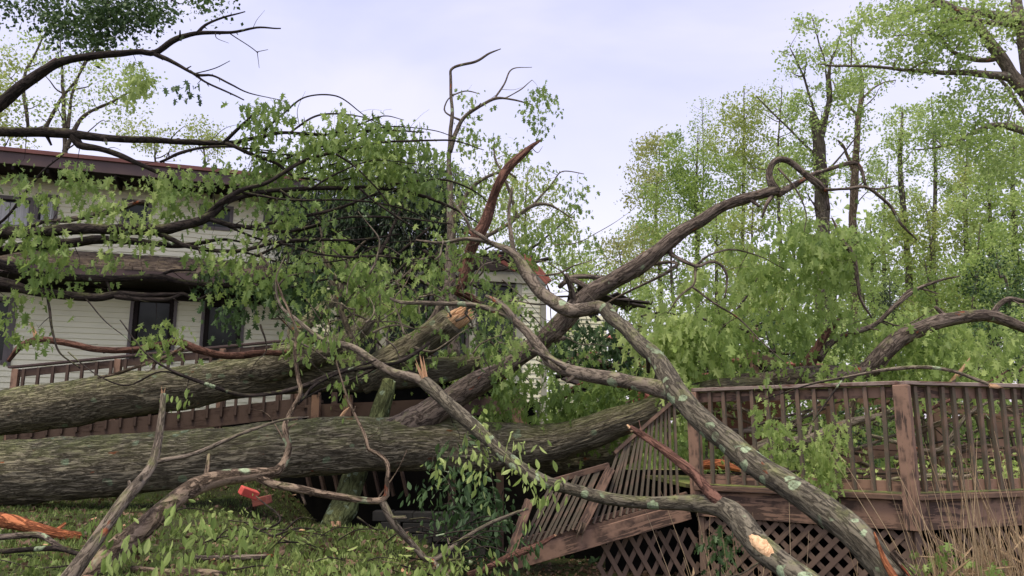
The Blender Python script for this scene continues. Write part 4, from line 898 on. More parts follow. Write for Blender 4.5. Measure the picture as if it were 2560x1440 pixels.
def tangle():
    q = np.random.default_rng(88)
    t = Plant('tangled_branches', 'dark tangle of snapped boughs and leaves draped over the sunroom windows', 'branches', W(1000, 940, 14), M['bark_dark'])
    for i in range(34):
        x, y, D = q.uniform(700, 1300), q.uniform(620, 860), q.uniform(12.6, 15.2); a = q.uniform(-1.3, .9); l = q.uniform(90, 260)
        t.limb([(x, y, D, q.uniform(5, 12)), (x + l * .5 * math.cos(a) + q.normal(0, 12), y + l * .5 * math.sin(a) + q.normal(0, 20), D, 6), (x + l * math.cos(a), y + l * math.sin(a) + q.normal(0, 15), D + q.normal(0, .3), 2)])
    t.foliage([(780, 690, 14, 90, 60), (930, 690, 14, 110, 60), (1120, 690, 13.8, 90, 60), (1230, 720, 13.6, 60, 50), (1120, 880, 13, 150, 35), (900, 640, 14, 200, 40)], 90, 20, .14, mat=M['leaf'], rc=.28, dspread=.8, hang=.7, tintc=-.1)
    t.foliage([(760, 740, 13.5, 40, 50), (1000, 780, 14, 200, 70), (1260, 820, 13.8, 60, 60), (760, 700, 14, 80, 60)], 90, 20, .14, mat=M['leaf_dark'], rc=.28, dspread=.6, hang=.7)
    t.finish()
    t = Plant('grey_sapling', 'pale grey crooked sapling with several kinked stems in front of the sunroom posts', 'tree', W(860, 930, 10.4), M['bark_grey'])
    t.limb([(905, 930, 10.4, 16), (880, 850, 10.4, 15), (845, 760, 10.4, 12), (838, 700, 10.4, 10), (800, 620, 10.4, 5)], 'trunk'); t.limb([(845, 770, 10.4, 10), (858, 700, 10.4, 9), (880, 640, 10.4, 7), (915, 600, 10.4, 4)]); t.limb([(842, 740, 10.4, 8), (815, 660, 10.4, 7), (805, 600, 10.4, 5), (790, 520, 10.4, 3)])
    t.limb([(860, 800, 10.4, 8), (900, 770, 10.4, 6), (1010, 690, 10.4, 5), (1045, 650, 10.4, 3)]); t.limb([(1020, 680, 10.4, 6), (1080, 720, 10.4, 8), (1130, 750, 10.4, 7), (1190, 775, 10.4, 5)])
    t.foliage([(920, 690, 10.3, 45, 55), (980, 740, 10.3, 60, 40), (820, 600, 10.3, 60, 40), (1000, 740, 10.3, 50, 30)], 44, 14, .12, mat=M['leaf_bright'], rc=.17, dspread=.2, hang=.9, droop=.8)
    t.finish()
def brush():
    q = np.random.default_rng(61)
    t = Plant('broken_brush', 'spray of thin crooked grey twigs with fresh leaves in front of the snapped pale end', 'branches', W(1000, 900, 8.2), M['bark_grey'])
    for i in range(70):
        x, y, D = q.uniform(640, 1420), q.uniform(600, 900), q.uniform(7.6, 9.2); al = q.uniform(-1.6, 1.2); l = q.uniform(70, 240); w = q.uniform(2.5, 7); P = [(x, y, D, w)]
        for k in range(1, 5): al += q.normal(0, .45); x += l / 4 * math.cos(al); y += l / 4 * math.sin(al); P.append((x, y, D + .05 * k, w * (1 - .2 * k)))
        t.limb(P, stubs=0)
    t.foliage([(800, 700, 8.4, 90, 90), (960, 680, 8.4, 90, 70), (1130, 660, 8.4, 100, 60), (1040, 850, 8.4, 130, 50), (1280, 800, 8.4, 90, 90), (1400, 880, 8.6, 90, 50)], 85, 11, .105, mat=M['leaf'], rc=.16, dspread=.5, hang=.8)
    t.finish()
def left_limbs():
    k = M['bark_dark']
    lab = 'branch'
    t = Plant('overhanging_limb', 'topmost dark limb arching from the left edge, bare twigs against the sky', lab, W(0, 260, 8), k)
    t.limb([(-200, 440, 8, 42), (-80, 330, 8, 34), (0, 258, 8, 29), (90, 192, 8, 25), (160, 152, 8, 22), (250, 139, 8, 18), (340, 128, 8, 16), (385, 131, 8, 14), (430, 105, 8, 14), (460, 92, 8, 12), (500, 82, 8, 10), (580, 82, 8, 7), (650, 70, 8, 5), (702, 71, 8, 3)])
    t.limb([(492, 84, 8, 8), (512, 62, 8, 7), (560, 42, 8, 6), (613, 29, 8, 3)]); t.limb([(575, 84, 8, 3), (610, 108, 8, 2.5), (645, 132, 8, 2)]); t.limb([(640, 130, 8, 2), (670, 124, 8, 1.2)]); t.limb([(643, 130, 8, 2), (648, 170, 8, 1.2)])
    t.limb([(380, 130, 8, 14), (410, 143, 8, 12), (440, 160, 8, 10), (490, 185, 8, 8), (530, 188, 8, 5), (575, 210, 8, 4), (620, 232, 8, 3), (700, 250, 8, 2)])
    t.limb([(475, 178, 8, 8), (510, 205, 8, 6), (560, 228, 8, 5), (610, 250, 8, 3)]); t.limb([(490, 183, 8, 3), (540, 170, 8, 2.5), (575, 152, 8, 1.5)])
    t.limb([(95, 188, 8, 16), (120, 165, 8, 16), (141, 146, 8, 6)], mat=M['peeled_red'])
    t.foliage([(470, 208, 8, 40, 16)], 7, 6, .10, rc=.10, dspread=.1, hang=1, droop=.9, mat=M['leaf_dark']); t.foliage([(350, 190, 8.2, 30, 40), (300, 240, 8.2, 25, 15)], 12, 14, .11, rc=.14, dspread=.2, hang=.6, mat=M['leaf'])
    t.finish()
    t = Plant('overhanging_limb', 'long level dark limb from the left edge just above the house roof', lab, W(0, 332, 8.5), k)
    t.limb([(-200, 330, 8.5, 26), (0, 331, 8.5, 22), (160, 333, 8.5, 23), (250, 345, 8.5, 20), (400, 351, 8.6, 15), (560, 358, 8.7, 13), (640, 345, 8.8, 9), (720, 333, 8.9, 8), (840, 334, 9, 7), (950, 328, 9.1, 5), (1060, 330, 9.2, 3)])
    t.limb([(185, 338, 8.5, 20), (200, 362, 8.5, 17), (250, 371, 8.5, 14), (300, 388, 8.5, 12), (350, 412, 8.5, 10), (420, 440, 8.6, 9), (500, 470, 8.6, 6)])
    t.limb([(565, 358, 8.7, 11), (625, 385, 8.7, 10), (690, 410, 8.8, 8), (740, 440, 8.8, 7), (830, 452, 8.9, 5), (900, 440, 9, 3)]); t.limb([(560, 356, 8.7, 9), (590, 328, 8.7, 8), (620, 300, 8.7, 6), (642, 272, 8.7, 3)])
    t.limb([(400, 405, 8.6, 6), (440, 385, 8.6, 8), (500, 370, 8.6, 7), (570, 368, 8.7, 5), (700, 380, 8.8, 3)])
    for pts in ([(640, 345), (700, 290), (760, 245), (840, 240), (900, 280), (960, 330)], [(720, 335), (790, 290), (860, 285), (930, 300), (1000, 340), (1060, 390)], [(690, 410), (780, 372), (870, 360), (960, 375), (1040, 420)], [(740, 440), (840, 410), (960, 400), (1060, 440), (1120, 480)], [(830, 335), (900, 310), (960, 290), (1010, 300)], [(640, 380), (760, 385), (880, 350), (960, 318), (1080, 325), (1150, 350)]):
        n = len(pts); t.limb([(x, y, 8.9 + .1 * i, 6 - 4.5 * i / (n - 1)) for i, (x, y) in enumerate(pts)])
    t.foliage([(670, 265, 8.8, 55, 50), (860, 310, 9, 110, 55), (990, 330, 9.2, 80, 45), (800, 400, 9, 200, 55), (1040, 400, 9.3, 90, 60), (640, 300, 8.8, 40, 40)], 230, 15, .12, mat=M['leaf'], rc=.2, dspread=.5, hang=.7)
    t.foliage([(300, 440, 8.5, 130, 40), (420, 420, 8.5, 60, 40), (170, 430, 8.4, 60, 50), (60, 440, 8.4, 60, 50), (560, 450, 8.6, 90, 60), (450, 480, 8.5, 60, 40)], 50, 16, .125, mat=M['leaf'], rc=.20, dspread=.3, hang=.9, tintc=.12)
    t.finish()
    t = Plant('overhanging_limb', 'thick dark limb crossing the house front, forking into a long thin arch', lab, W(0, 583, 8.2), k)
    t.limb([(-200, 610, 8.2, 36), (0, 583, 8.2, 30), (100, 580, 8.2, 27), (200, 573, 8.2, 28), (300, 575, 8.2, 26), (400, 575, 8.3, 28), (460, 560, 8.3, 24), (520, 542, 8.3, 21), (570, 505, 8.4, 14), (640, 485, 8.5, 14), (700, 475, 8.6, 12), (820, 470, 8.8, 11), (940, 472, 9, 10), (1040, 487, 9.1, 9), (1130, 520, 9.2, 6), (1200, 560, 9.3, 3)])
    t.limb([(940, 472, 9, 7), (1010, 458, 9.1, 7), (1110, 450, 9.2, 6), (1190, 480, 9.2, 4), (1240, 530, 9.3, 2)])
    t.limb([(505, 548, 8.3, 13), (545, 510, 8.3, 11), (600, 478, 8.4, 10), (670, 455, 8.5, 9), (740, 410, 8.6, 9), (820, 385, 8.8, 8), (900, 368, 8.9, 7), (1000, 354, 9, 6), (1130, 352, 9.1, 4), (1210, 375, 9.2, 2)])
    t.limb([(525, 548, 8.3, 14), (580, 565, 8.4, 13), (640, 570, 8.5, 12), (720, 580, 8.6, 8), (820, 560, 8.7, 4)])
    t.limb([(395, 582, 8.3, 18), (440, 602, 8.3, 14), (480, 617, 8.3, 12), (590, 628, 8.4, 9), (690, 607, 8.5, 8), (790, 598, 8.6, 7), (900, 600, 8.8, 6), (1000, 585, 8.9, 3)])
    t.limb([(620, 570, 8.5, 10), (740, 545, 8.6, 9), (850, 520, 8.8, 7), (950, 480, 8.9, 4)])
    t.limb([(700, 607, 8.5, 6), (820, 640, 8.6, 6), (950, 640, 8.7, 5), (1080, 660, 8.8, 3)]); t.limb([(740, 575, 8.6, 7), (860, 545, 8.7, 6), (1000, 545, 8.8, 5), (1130, 560, 8.9, 3)]); t.limb([(600, 480, 8.4, 6), (720, 500, 8.5, 6), (860, 500, 8.7, 5), (1000, 520, 8.9, 4), (1090, 560, 9, 2)])
    for pts in ([(640, 640), (720, 600), (800, 540), (900, 500), (1000, 470)], [(600, 628), (720, 660), (860, 650), (960, 610), (1060, 600)], [(560, 560), (660, 600), (780, 600), (880, 570), (1000, 560)], [(780, 470), (850, 430), (940, 400), (1040, 410)], [(700, 475), (760, 520), (860, 590), (960, 640)], [(900, 472), (960, 520), (1060, 580), (1160, 610)], [(840, 385), (900, 430), (980, 520), (1020, 600)]):
        n = len(pts); t.limb([(x, y, 8.5 + .12 * i, 6 - 4 * i / (n - 1)) for i, (x, y) in enumerate(pts)])
    t.foliage([(600, 560, 8.4, 60, 40), (550, 600, 8.4, 60, 40), (750, 540, 8.6, 90, 60), (620, 660, 8.5, 120, 50), (960, 440, 9, 120, 40), (700, 500, 8.6, 80, 50), (920, 660, 8.8, 60, 60)], 84, 13, .12, mat=M['leaf'], rc=.19, dspread=.4, hang=.8)
    t.foliage([(100, 620, 8.1, 45, 70), (60, 560, 8.1, 55, 40), (150, 560, 8.1, 30, 60), (340, 540, 8.2, 70, 35), (260, 500, 8.2, 50, 40), (280, 630, 8.2, 45, 25), (200, 665, 8.1, 18, 12)], 46, 16, .12, mat=M['leaf'], rc=.17, dspread=.15, hang=1.2, droop=.85, tintc=.15)
    t.foliage([(700, 560, 8.9, 160, 90), (950, 560, 9.2, 220, 90)], 90, 0.001, .1, rc=.1, dspread=.5)
    t.finish()
    t = Plant('overhanging_limb', 'brown limb hugging the shingled porch roof line below the thicker forking limb', lab, W(0, 625, 8.9), k)
    t.limb([(-200, 640, 8.9, 34), (0, 625, 8.9, 26), (100, 613, 8.9, 24), (200, 604, 8.9, 22), (300, 602, 8.9, 20), (400, 612, 8.9, 17), (470, 614, 9, 12), (560, 600, 9.1, 7), (640, 610, 9.2, 3)])
    t.limb([(100, 555, 9.0, 8), (180, 548, 9, 13), (240, 536, 9, 14), (300, 522, 9, 12), (340, 505, 9, 10), (390, 500, 9, 6)], mat=M['bark_limb'])
    t.limb([(0, 600, 8.9, 14), (60, 575, 8.9, 10), (110, 553, 9, 9)])
    t.limb([(-100, 600, 8.6, 6), (0, 555, 8.6, 6), (70, 475, 8.6, 6), (110, 425, 8.6, 5), (160, 385, 8.6, 3)])
    t.foliage([(250, 650, 9, 60, 30), (120, 560, 9, 50, 30)], 16, 12, .12, mat=M['leaf'], rc=.17, dspread=.2, hang=1, tintc=.1)
    t.finish()
    t = Plant('overhanging_limb', 'dark limb along the porch gutter, upper of the close pair over the lower windows', lab, W(0, 662, 8.4), k)
    t.limb([(-200, 635, 8.4, 26), (0, 662, 8.4, 24), (60, 680, 8.4, 23), (150, 692, 8.4, 20), (280, 697, 8.4, 17), (390, 692, 8.4, 16), (450, 705, 8.5, 14), (560, 713, 8.6, 12), (640, 703, 8.7, 8), (720, 690, 8.8, 4)])
    t.limb([(395, 692, 8.4, 8), (430, 678, 8.5, 7), (490, 676, 8.5, 3)])
    t.limb([(640, 705, 8.7, 7), (720, 720, 8.8, 6), (820, 700, 8.9, 5), (900, 720, 9, 3)])
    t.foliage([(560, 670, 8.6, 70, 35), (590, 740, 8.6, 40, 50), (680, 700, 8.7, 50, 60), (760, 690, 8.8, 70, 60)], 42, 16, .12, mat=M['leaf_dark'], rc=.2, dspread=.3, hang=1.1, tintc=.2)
    t.finish()
    t = Plant('overhanging_limb', 'lowest dark limb at the left, ending over the tall dark window', lab, W(0, 705, 8.3), k)
    t.limb([(-200, 670, 8.3, 26), (0, 705, 8.3, 24), (60, 722, 8.3, 22), (150, 738, 8.3, 22), (240, 745, 8.3, 22), (300, 736, 8.3, 16), (370, 738, 8.3, 12), (460, 732, 8.4, 6)])
    t.limb([(290, 740, 8.3, 14), (350, 750, 8.3, 11), (420, 748, 8.3, 9), (460, 735, 8.4, 8), (490, 750, 8.4, 7), (530, 730, 8.4, 3)])
    t.limb([(118, 730, 8.2, 6), (120, 760, 8.1, 6), (130, 830, 8.0, 5), (150, 880, 7.9, 4), (200, 920, 7.8, 3)]); t.limb([(215, 748, 8.2, 4), (260, 800, 8.1, 3), (320, 850, 8.0, 2.5), (335, 900, 8, 2)])
    t.foliage([(50, 720, 8.2, 30, 20), (60, 810, 8.2, 40, 30), (430, 800, 8.3, 50, 22), (410, 830, 8.3, 40, 18), (20, 790, 8.2, 30, 30)], 24, 12, .12, mat=M['leaf'], rc=.15, dspread=.15, hang=.9, tintc=.1)
    t.finish()
    t = Plant('overhanging_bough', 'dark leafy bough hanging into the top left corner of the sky', lab, W(200, -60, 9), k)
    t.limb([(-100, -200, 9, 30), (100, -120, 9, 24), (250, -60, 9, 14), (380, -20, 9, 8), (450, 10, 9, 3)]); t.limb([(250, -60, 9, 10), (270, 0, 9, 6), (280, 60, 9, 3)])
    t.foliage([(260, 10, 9, 170, 55, 5), (230, 60, 9, 110, 40, 2.4), (380, 30, 9, 60, 40, 1), (40, 10, 9, 60, 22, .5), (520, -6, 9, 60, 12, .35)], 160, 20, .085, kind='diam', mat=M['leaf_dark'], rc=.2, dspread=.5, hang=.4, tw=.005)
    t.finish()
def right_limb():
    t = Plant('fallen_limb', 'long curved limb humping over the far end of the deck rail toward the right edge', 'branch', W(2000, 945, 9.4), M['bark_limb'])
    t.limb([(2700, 880, 9.2, 18), (2620, 845, 9.2, 22), (2560, 820, 9.2, 22), (2510, 800, 9.2, 27), (2460, 789, 9.2, 28), (2400, 795, 9.2, 30), (2330, 812, 9.2, 34), (2262, 838, 9.3, 38), (2215, 875, 9.3, 42), (2170, 922, 9.4, 44), (2100, 940, 9.5, 52), (2000, 948, 9.6, 60), (1860, 965, 9.8, 56), (1760, 985, 10, 40)], disp=.006, sides=46)
    t.limb([(2480, 790, 9.2, 18), (2490, 770, 9.2, 14), (2520, 750, 9.2, 14), (2560, 755, 9.2, 12), (2640, 760, 9.2, 8)])
    t.limb([(2015, 930, 9.6, 38), (2030, 895, 9.6, 26), (2050, 855, 9.6, 20), (2075, 822, 9.6, 15), (2097, 797, 9.6, 5)], 'snag', mat=M['peeled_red'], disp=.005, sides=30)
    t.limb([(2045, 900, 9.6, 22), (2075, 862, 9.6, 15), (2120, 835, 9.6, 14), (2185, 812, 9.6, 12), (2235, 765, 9.6, 11), (2290, 725, 9.6, 8), (2340, 705, 9.6, 6), (2400, 690, 9.6, 3)])
    t.limb([(2240, 765, 9.6, 8), (2270, 730, 9.6, 7), (2300, 722, 9.6, 5), (2345, 735, 9.6, 3)])
    t.limb([(2200, 800, 9.6, 4), (2260, 815, 9.6, 4), (2340, 770, 9.7, 2)])
    t.foliage([(2150, 930, 9.5, 160, 40), (2350, 900, 9.6, 200, 80), (2250, 830, 9.9, 160, 80), (2450, 860, 9.8, 130, 70)], 110, 24, .13, mat=M['leaf_bright'], rc=.25, dspread=.8, hang=.6)
    t.finish()
    t = Plant('fallen_branch', 'thin bare branch along the top of the deck rail, pale broken tip pointing right', 'branch', W(2400, 950, 7.2), M['bark_grey'])
    t.limb([(1990, 965, 7.6, 4), (2080, 948, 7.4, 7), (2200, 925, 7.2, 8), (2300, 918, 7.1, 9), (2380, 928, 7.0, 10), (2440, 950, 6.9, 11), (2482, 965, 6.8, 9)])
    shards(t.root, W(2482, 965, 6.8), (1, 0, -.1), .018, .1, 10, M['raw_wood'], 'pale_tip', 4)
    t.limb([(2110, 945, 7.2, 5), (2070, 1000, 7.0, 5), (2020, 1070, 6.9, 4), (1990, 1130, 6.8, 3)], mat=M['bark_dark']); t.limb([(2105, 945, 7.2, 4), (2030, 960, 7.1, 4), (1950, 985, 7.0, 3), (1890, 1010, 7, 2)], mat=M['bark_dark'])
    t.foliage([(1920, 1010, 6.9, 40, 50), (1960, 1080, 6.8, 60, 60), (2070, 1080, 6.9, 40, 70), (2060, 1160, 6.9, 40, 40), (1910, 940, 7, 12, 30)], 55, 14, .085, kind='maple', mat=M['leaf_bright'], rc=.13, dspread=.15, hang=1.2, droop=.88, tw=.003)
    t.finish()
    # boughs lying on the deck, behind the balusters
    q = np.random.default_rng(5)
    L = [('thick grey bough lying on the deck behind the balusters, left of the corner post', [(1850, 1150, 9.2, 26), (1920, 1110, 9.2, 26), (2020, 1100, 9.1, 24), (2110, 1060, 9.0, 22), (2200, 1040, 9.0, 14), (2260, 1010, 9, 8)]),
         ('forked pale bough curving up beside the corner post behind the railing', [(2080, 1095, 9.4, 22), (2115, 1065, 9.4, 22), (2130, 1010, 9.4, 14), (2150, 980, 9.4, 8)]),
         ('thin bough slanting down through the gap right of the corner post', [(2160, 1085, 9.3, 10), (2260, 1110, 9.2, 10), (2350, 1125, 9.1, 12), (2420, 1040, 9.0, 9), (2520, 980, 9, 5)]),
         ('straight grey stick resting across the balusters near the right edge', [(2280, 1090, 9.6, 9), (2380, 1050, 9.5, 9), (2480, 1020, 9.4, 8), (2600, 1010, 9.3, 5)]),
         ('short knotty bough on the deck floor beside the reeds', [(2220, 1200, 8.6, 8), (2330, 1190, 8.5, 14), (2400, 1195, 8.4, 12), (2450, 1180, 8.4, 7)])]
    for i, (lb, pts) in enumerate(L):
        t = Plant('deck_bough', lb, 'branch', W(*pts[0][:3]), M['bark_grey'] if i % 2 == 0 else M['bark_tan'], group='boughs on the deck'); t.limb(pts)
        t.foliage([(p[0], p[1] + 20, p[2], 60, 30) for p in pts], 14, 5, .10, mat=M['leaf_bright'], rc=.15, dspread=.3, hang=.3); t.finish()
    t = Plant('tangled_branches', 'dense tangle of brown snapped boughs piled beyond the balusters at the back of the deck', 'branches', W(2300, 1150, 10.2), M['bark_limb'])
    for i in range(48):
        x, y, D = q.uniform(1750, 2560), q.uniform(985, 1165), q.uniform(8.9, 11.5); al = q.uniform(-.8, .5); l = q.uniform(80, 330); w = q.uniform(4, 17)
        t.limb([(x, y, D, w), (x + l * .5 * math.cos(al), y + l * .4 * math.sin(al) + q.normal(0, 15), D, w * .7), (x + l * math.cos(al), y + l * .8 * math.sin(al), D + q.normal(0, .4), w * .3)], mat=M[['bark_limb', 'bark_grey', 'bark_tan', 'peeled_red'][i % 4]])
    t.finish()
    t = Plant('leafy_debris', 'heap of leafy twigs and bark litter covering the deck floor behind the balusters', 'debris', W(2200, 1190, 9), M['bark_dark'])
    t.limb([(1760, 1190, 9.2, 5), (1950, 1180, 9, 6), (2200, 1185, 8.6, 5), (2500, 1180, 8.6, 4)]); t.limb([(2250, 1120, 9.6, 5), (2400, 1100, 9.6, 5), (2600, 1090, 9.6, 3)])
    t.foliage([(1850, 1195, 9, 140, 18), (2080, 1195, 8.8, 140, 18), (2350, 1195, 8.6, 150, 18), (2530, 1185, 8.6, 120, 18), (2400, 1100, 10.9, 200, 60, 4000), (1900, 1150, 9.6, 120, 30)], 130, 12, .09, mat=M['leaf_bright'], rc=.2, dspread=.4, hang=.1, droop=.2)
    t.foliage([(2400, 1060, 10.8, 220, 70), (2120, 1050, 10.8, 120, 50), (1700, 1080, 10.4, 60, 60)], 60, 16, .12, mat=M['leaf'], rc=.3, dspread=.4)
    t.finish()
tree_a(); tree_b(); crossing(); front(); upright(); tangle(); brush(); left_limbs(); right_limb()
# ------------------------------------------------------------------ standing trees
def stand(label, trunk, limbs, ells, n, per, size, mat, group=None, name='woodland_tree', bark='bark_wood', ds=1.8, rc=.55, kind='diam', wob=.6, tw=.016):
    x, y, D, w = trunk[0]; top = W(x, y, D); base = np.array([top[0], top[1], float(ground_z(top[0], top[1])) - .1]) 
    t = Plant(name, label, 'tree', base, M[bark], group=group)
    pts = [np.append(base, Wr(x, y, D, w)[3] * 1.1)] + [Wr(*p) for p in trunk]
    t.limb(pts, 'trunk', world=True, wob=wob)
    for l in limbs: t.limb(l, merge=True)
    t.foliage(ells, int(n * .84), per * 1.15, size, kind=kind, mat=M[mat], rc=rc * .82, dspread=ds, up=True, hang=.15, droop=.2, tw=tw)
    t.tw.build('branches', t.bark, t.root, True); t.tw = MB(); t.finish(leaf_name='crown'); return t
def T(x, top, D, w, bend=0, y0=900):
    q = np.random.default_rng(int(x) + 1000); H = y0 - top
    return [(x + bend * .0, y0, D, w), (x + bend * .35 + q.normal(0, 5), y0 - .35 * H, D, w * .8), (x + bend * .7 + q.normal(0, 6), y0 - .7 * H, D, w * .5), (x + bend, top, D, w * .12)]
def woods():
    G = 'slender leafy trees in the woods'
    stand('forked grey tree with one snapped stub prong, rising above the bent limb', [(2062, 900, 22, 34), (2058, 700, 22, 34), (2056, 520, 22, 34), (2050, 400, 22, 32), (2045, 345, 22, 26), (2034, 300, 22, 18), (2030, 280, 22, 8)],
          [[(2050, 350, 22, 20), (2062, 300, 22, 15), (2074, 240, 22, 12), (2072, 190, 22, 8), (2080, 140, 22, 4)], [(2055, 330, 22, 8), (2030, 260, 22, 6), (2012, 200, 22, 5), (1990, 150, 22, 4), (1975, 120, 22, 2)], [(2070, 250, 22, 5), (2062, 160, 22, 4), (2042, 90, 22, 3), (2030, 40, 22, 1.5)], [(2055, 400, 22, 7), (2000, 350, 22, 5), (1930, 280, 22, 4), (1890, 240, 22, 2)], [(2058, 440, 22, 6), (2110, 380, 22, 4), (2150, 330, 22, 3)]],
          [(2080, 170, 22, 90, 70), (1975, 150, 22, 40, 40, 1800), (2025, 50, 22, 35, 22, 700), (2020, 280, 22, 60, 60), (2130, 250, 22, 50, 60), (2000, 420, 22, 90, 70)], 210, 17, .14, 'leaf_wood', rc=.38, ds=1.2)
    stand('slim reddish-barked tree standing right of the forked grey tree', [(2135, 900, 24, 20), (2138, 700, 24, 20), (2132, 560, 24, 20), (2140, 400, 24, 17), (2146, 300, 24, 14), (2156, 220, 24, 10), (2150, 170, 24, 6), (2120, 110, 24, 3)],
          [[(2150, 250, 24, 6), (2200, 210, 24, 4), (2240, 200, 24, 2)], [(2146, 290, 24, 7), (2100, 240, 24, 4), (2080, 200, 24, 3)], [(2134, 430, 24, 10), (2110, 370, 24, 6), (2095, 350, 24, 3)]],
          [(2170, 190, 24, 60, 50), (2110, 230, 24, 50, 50), (2140, 330, 24, 60, 50), (2190, 420, 24, 60, 60)], 80, 13, .14, 'leaf_wood', rc=.38, ds=1.2, bark='bark_tan')
    stand('straight thin tree whose small round crown stands alone in the gap of sky', [(2282, 900, 27, 16), (2272, 680, 27, 16), (2262, 560, 27, 14), (2250, 420, 27, 11), (2255, 320, 27, 7), (2255, 280, 27, 3)],
          [], [(2255, 310, 27, 65, 50), (2250, 400, 27, 60, 60), (2250, 520, 27, 70, 60)], 110, 15, .16, 'leaf_wood', rc=.42, ds=1.4)
    stand('rust-tinged spring tree at the left end of the right-hand woods', T(1650, 380, 34, 13), [], [(1640, 420, 34, 75, 80), (1620, 520, 34, 60, 90), (1600, 640, 34, 70, 60)], 170, 24, .19, 'leaf_rust', rc=.62)
    stand('low rust-tinged bushy tree beside the bright sky above the stoved-in rear roof', T(1545, 600, 30, 9), [], [(1550, 640, 30, 70, 50), (1480, 640, 30, 50, 30), (1600, 600, 30, 60, 40)], 70, 16, .15, 'leaf_rust', rc=.5)
    stand('faint feathery tree top poking above the mid-green crowns', T(1755, 250, 40, 8), [], [(1755, 290, 40, 35, 45), (1760, 370, 40, 50, 50)], 46, 13, .16, 'leaf_wood', rc=.6)
    stand('dense mid-green rounded tree right of the rust-tinged one', T(1745, 330, 31, 15), [], [(1720, 400, 31, 70, 70), (1760, 470, 31, 100, 100), (1680, 520, 31, 90, 100)], 230, 30, .17, 'leaf_bright', rc=.55)
    stand('pale green tall tree in the middle of the right-hand woods', T(1860, 225, 33, 14), [], [(1870, 270, 33, 70, 50), (1840, 350, 33, 80, 80), (1900, 430, 33, 90, 90)], 220, 24, .18, 'leaf_yellow', rc=.6)
    stand('airy tree with thin pale foliage left of the forked grey tree', T(1955, 215, 32, 13), [], [(1945, 260, 32, 60, 50), (1980, 350, 32, 70, 70), (1950, 450, 32, 80, 80)], 130, 18, .17, 'leaf_wood', rc=.6)
    # big oak reaching in from the right edge
    o = [(2720, 800, 17, 80), (2700, 500, 17, 70), (2640, 340, 17, 52), (2590, 240, 17, 40), (2560, 100, 17, 30), (2540, 0, 17, 22), (2520, -120, 17, 16)]
    l = [[(2600, 240, 17, 26), (2540, 198, 17, 22), (2480, 188, 17, 18), (2400, 182, 17, 14), (2320, 180, 17, 10), (2200, 168, 16.5, 7), (2100, 165, 16.5, 5), (2040, 160, 16.5, 2)],
         [(2590, 260, 17, 36), (2540, 200, 17, 34), (2490, 130, 17, 26), (2440, 60, 17, 22), (2380, 20, 17, 18), (2310, -10, 17, 12)], [(2560, 60, 17, 30), (2510, 40, 17, 22), (2420, 30, 17, 16), (2340, 12, 17, 12), (2280, 30, 17, 6), (2200, 45, 17, 3)],
         [(2530, 62, 17, 14), (2460, 55, 17, 12), (2380, 48, 17, 9), (2330, 75, 17, 5), (2240, 90, 17, 3)], [(2500, 145, 17, 16), (2440, 150, 17, 12), (2380, 130, 17, 9), (2350, 90, 17, 6), (2290, 85, 17, 3)],
         [(2640, 400, 17, 22), (2590, 345, 17, 20), (2520, 316, 17, 16), (2460, 320, 17, 11), (2400, 352, 17, 8), (2340, 368, 17, 5), (2280, 375, 17, 2)], [(2620, 350, 17, 14), (2560, 280, 17, 10), (2520, 220, 17, 8), (2490, 190, 17, 5)]]
    stand('big spreading oak leaning in from the right edge with level dark limbs', o, l, [(2450, 60, 17, 130, 70), (2300, 60, 17, 120, 60), (2220, 30, 17, 90, 35), (2330, 130, 17, 120, 50), (2450, 260, 17, 110, 60), (2380, 340, 17, 110, 40), (2520, 380, 17, 90, 60), (2150, 60, 16.5, 50, 30)], 420, 20, .13, 'leaf_wood', name='oak_tree', rc=.36, ds=1.6, bark='bark_grey', tw=.02)
    fill = [(1600, 560, 38, 9), (1690, 560, 30, 12), (1800, 500, 28, 14), (1880, 520, 26, 18), (1985, 500, 28, 14), (2210, 380, 34, 12), (2340, 240, 31, 16), (2415, 330, 29, 18), (2480, 380, 27, 15), (2550, 300, 28, 20), (2630, 400, 26, 20), (2320, 500, 26, 12), (2190, 560, 26, 12), (2440, 560, 24, 14), (2090, 560, 30, 12)]
    for i, (x, top, D, w) in enumerate(fill):
        q = np.random.default_rng(i + 50); b = q.normal(0, 14); y = top + 45; E = []
        while y < 860: E.append((x + b * (1 - (y - top) / 700) + q.normal(0, 24), y, D, q.uniform(50, 85), 45)); y += 75
        stand('slender green tree in the thick of the woods beyond the deck', T(x, top, D, w, b), [], E, 36 * len(E), 22, .16, ['leaf_wood', 'leaf_bright', 'leaf_wood', 'leaf_yellow'][i % 4], group=G, rc=.42, ds=1.6)
    # understory
    for i, (x, y, D) in enumerate([(1640, 800, 20), (1780, 830, 19), (1920, 850, 19), (2060, 850, 18), (2200, 860, 18), (2350, 850, 17), (2480, 850, 17), (2600, 830, 16), (1700, 930, 19), (2000, 930, 18), (2250, 930, 17), (2450, 940, 16), (1850, 985, 17), (1980, 1000, 17), (2120, 1000, 16), (1740, 960, 18), (2140, 720, 22), (2320, 700, 22), (2500, 690, 21), (1900, 700, 22)]):
        q = np.random.default_rng(i + 90)
        t = stand('leafy understory bush among the trunks beyond the deck', [(x + 20, y + 40, D, 6), (x, y, D, 4), (x - 10, y - 60, D, 1)], [], [(x, y, D, 90, 70), (x + 40, y + 70, D, 90, 60)], 72, 20, .12, ['leaf_bright', 'leaf', 'leaf_dark', 'leaf_wood'][i % 4], group='understory bushes', name='woodland_bush', rc=.4, ds=.9, tw=.008); t.root['category'] = 'bush'
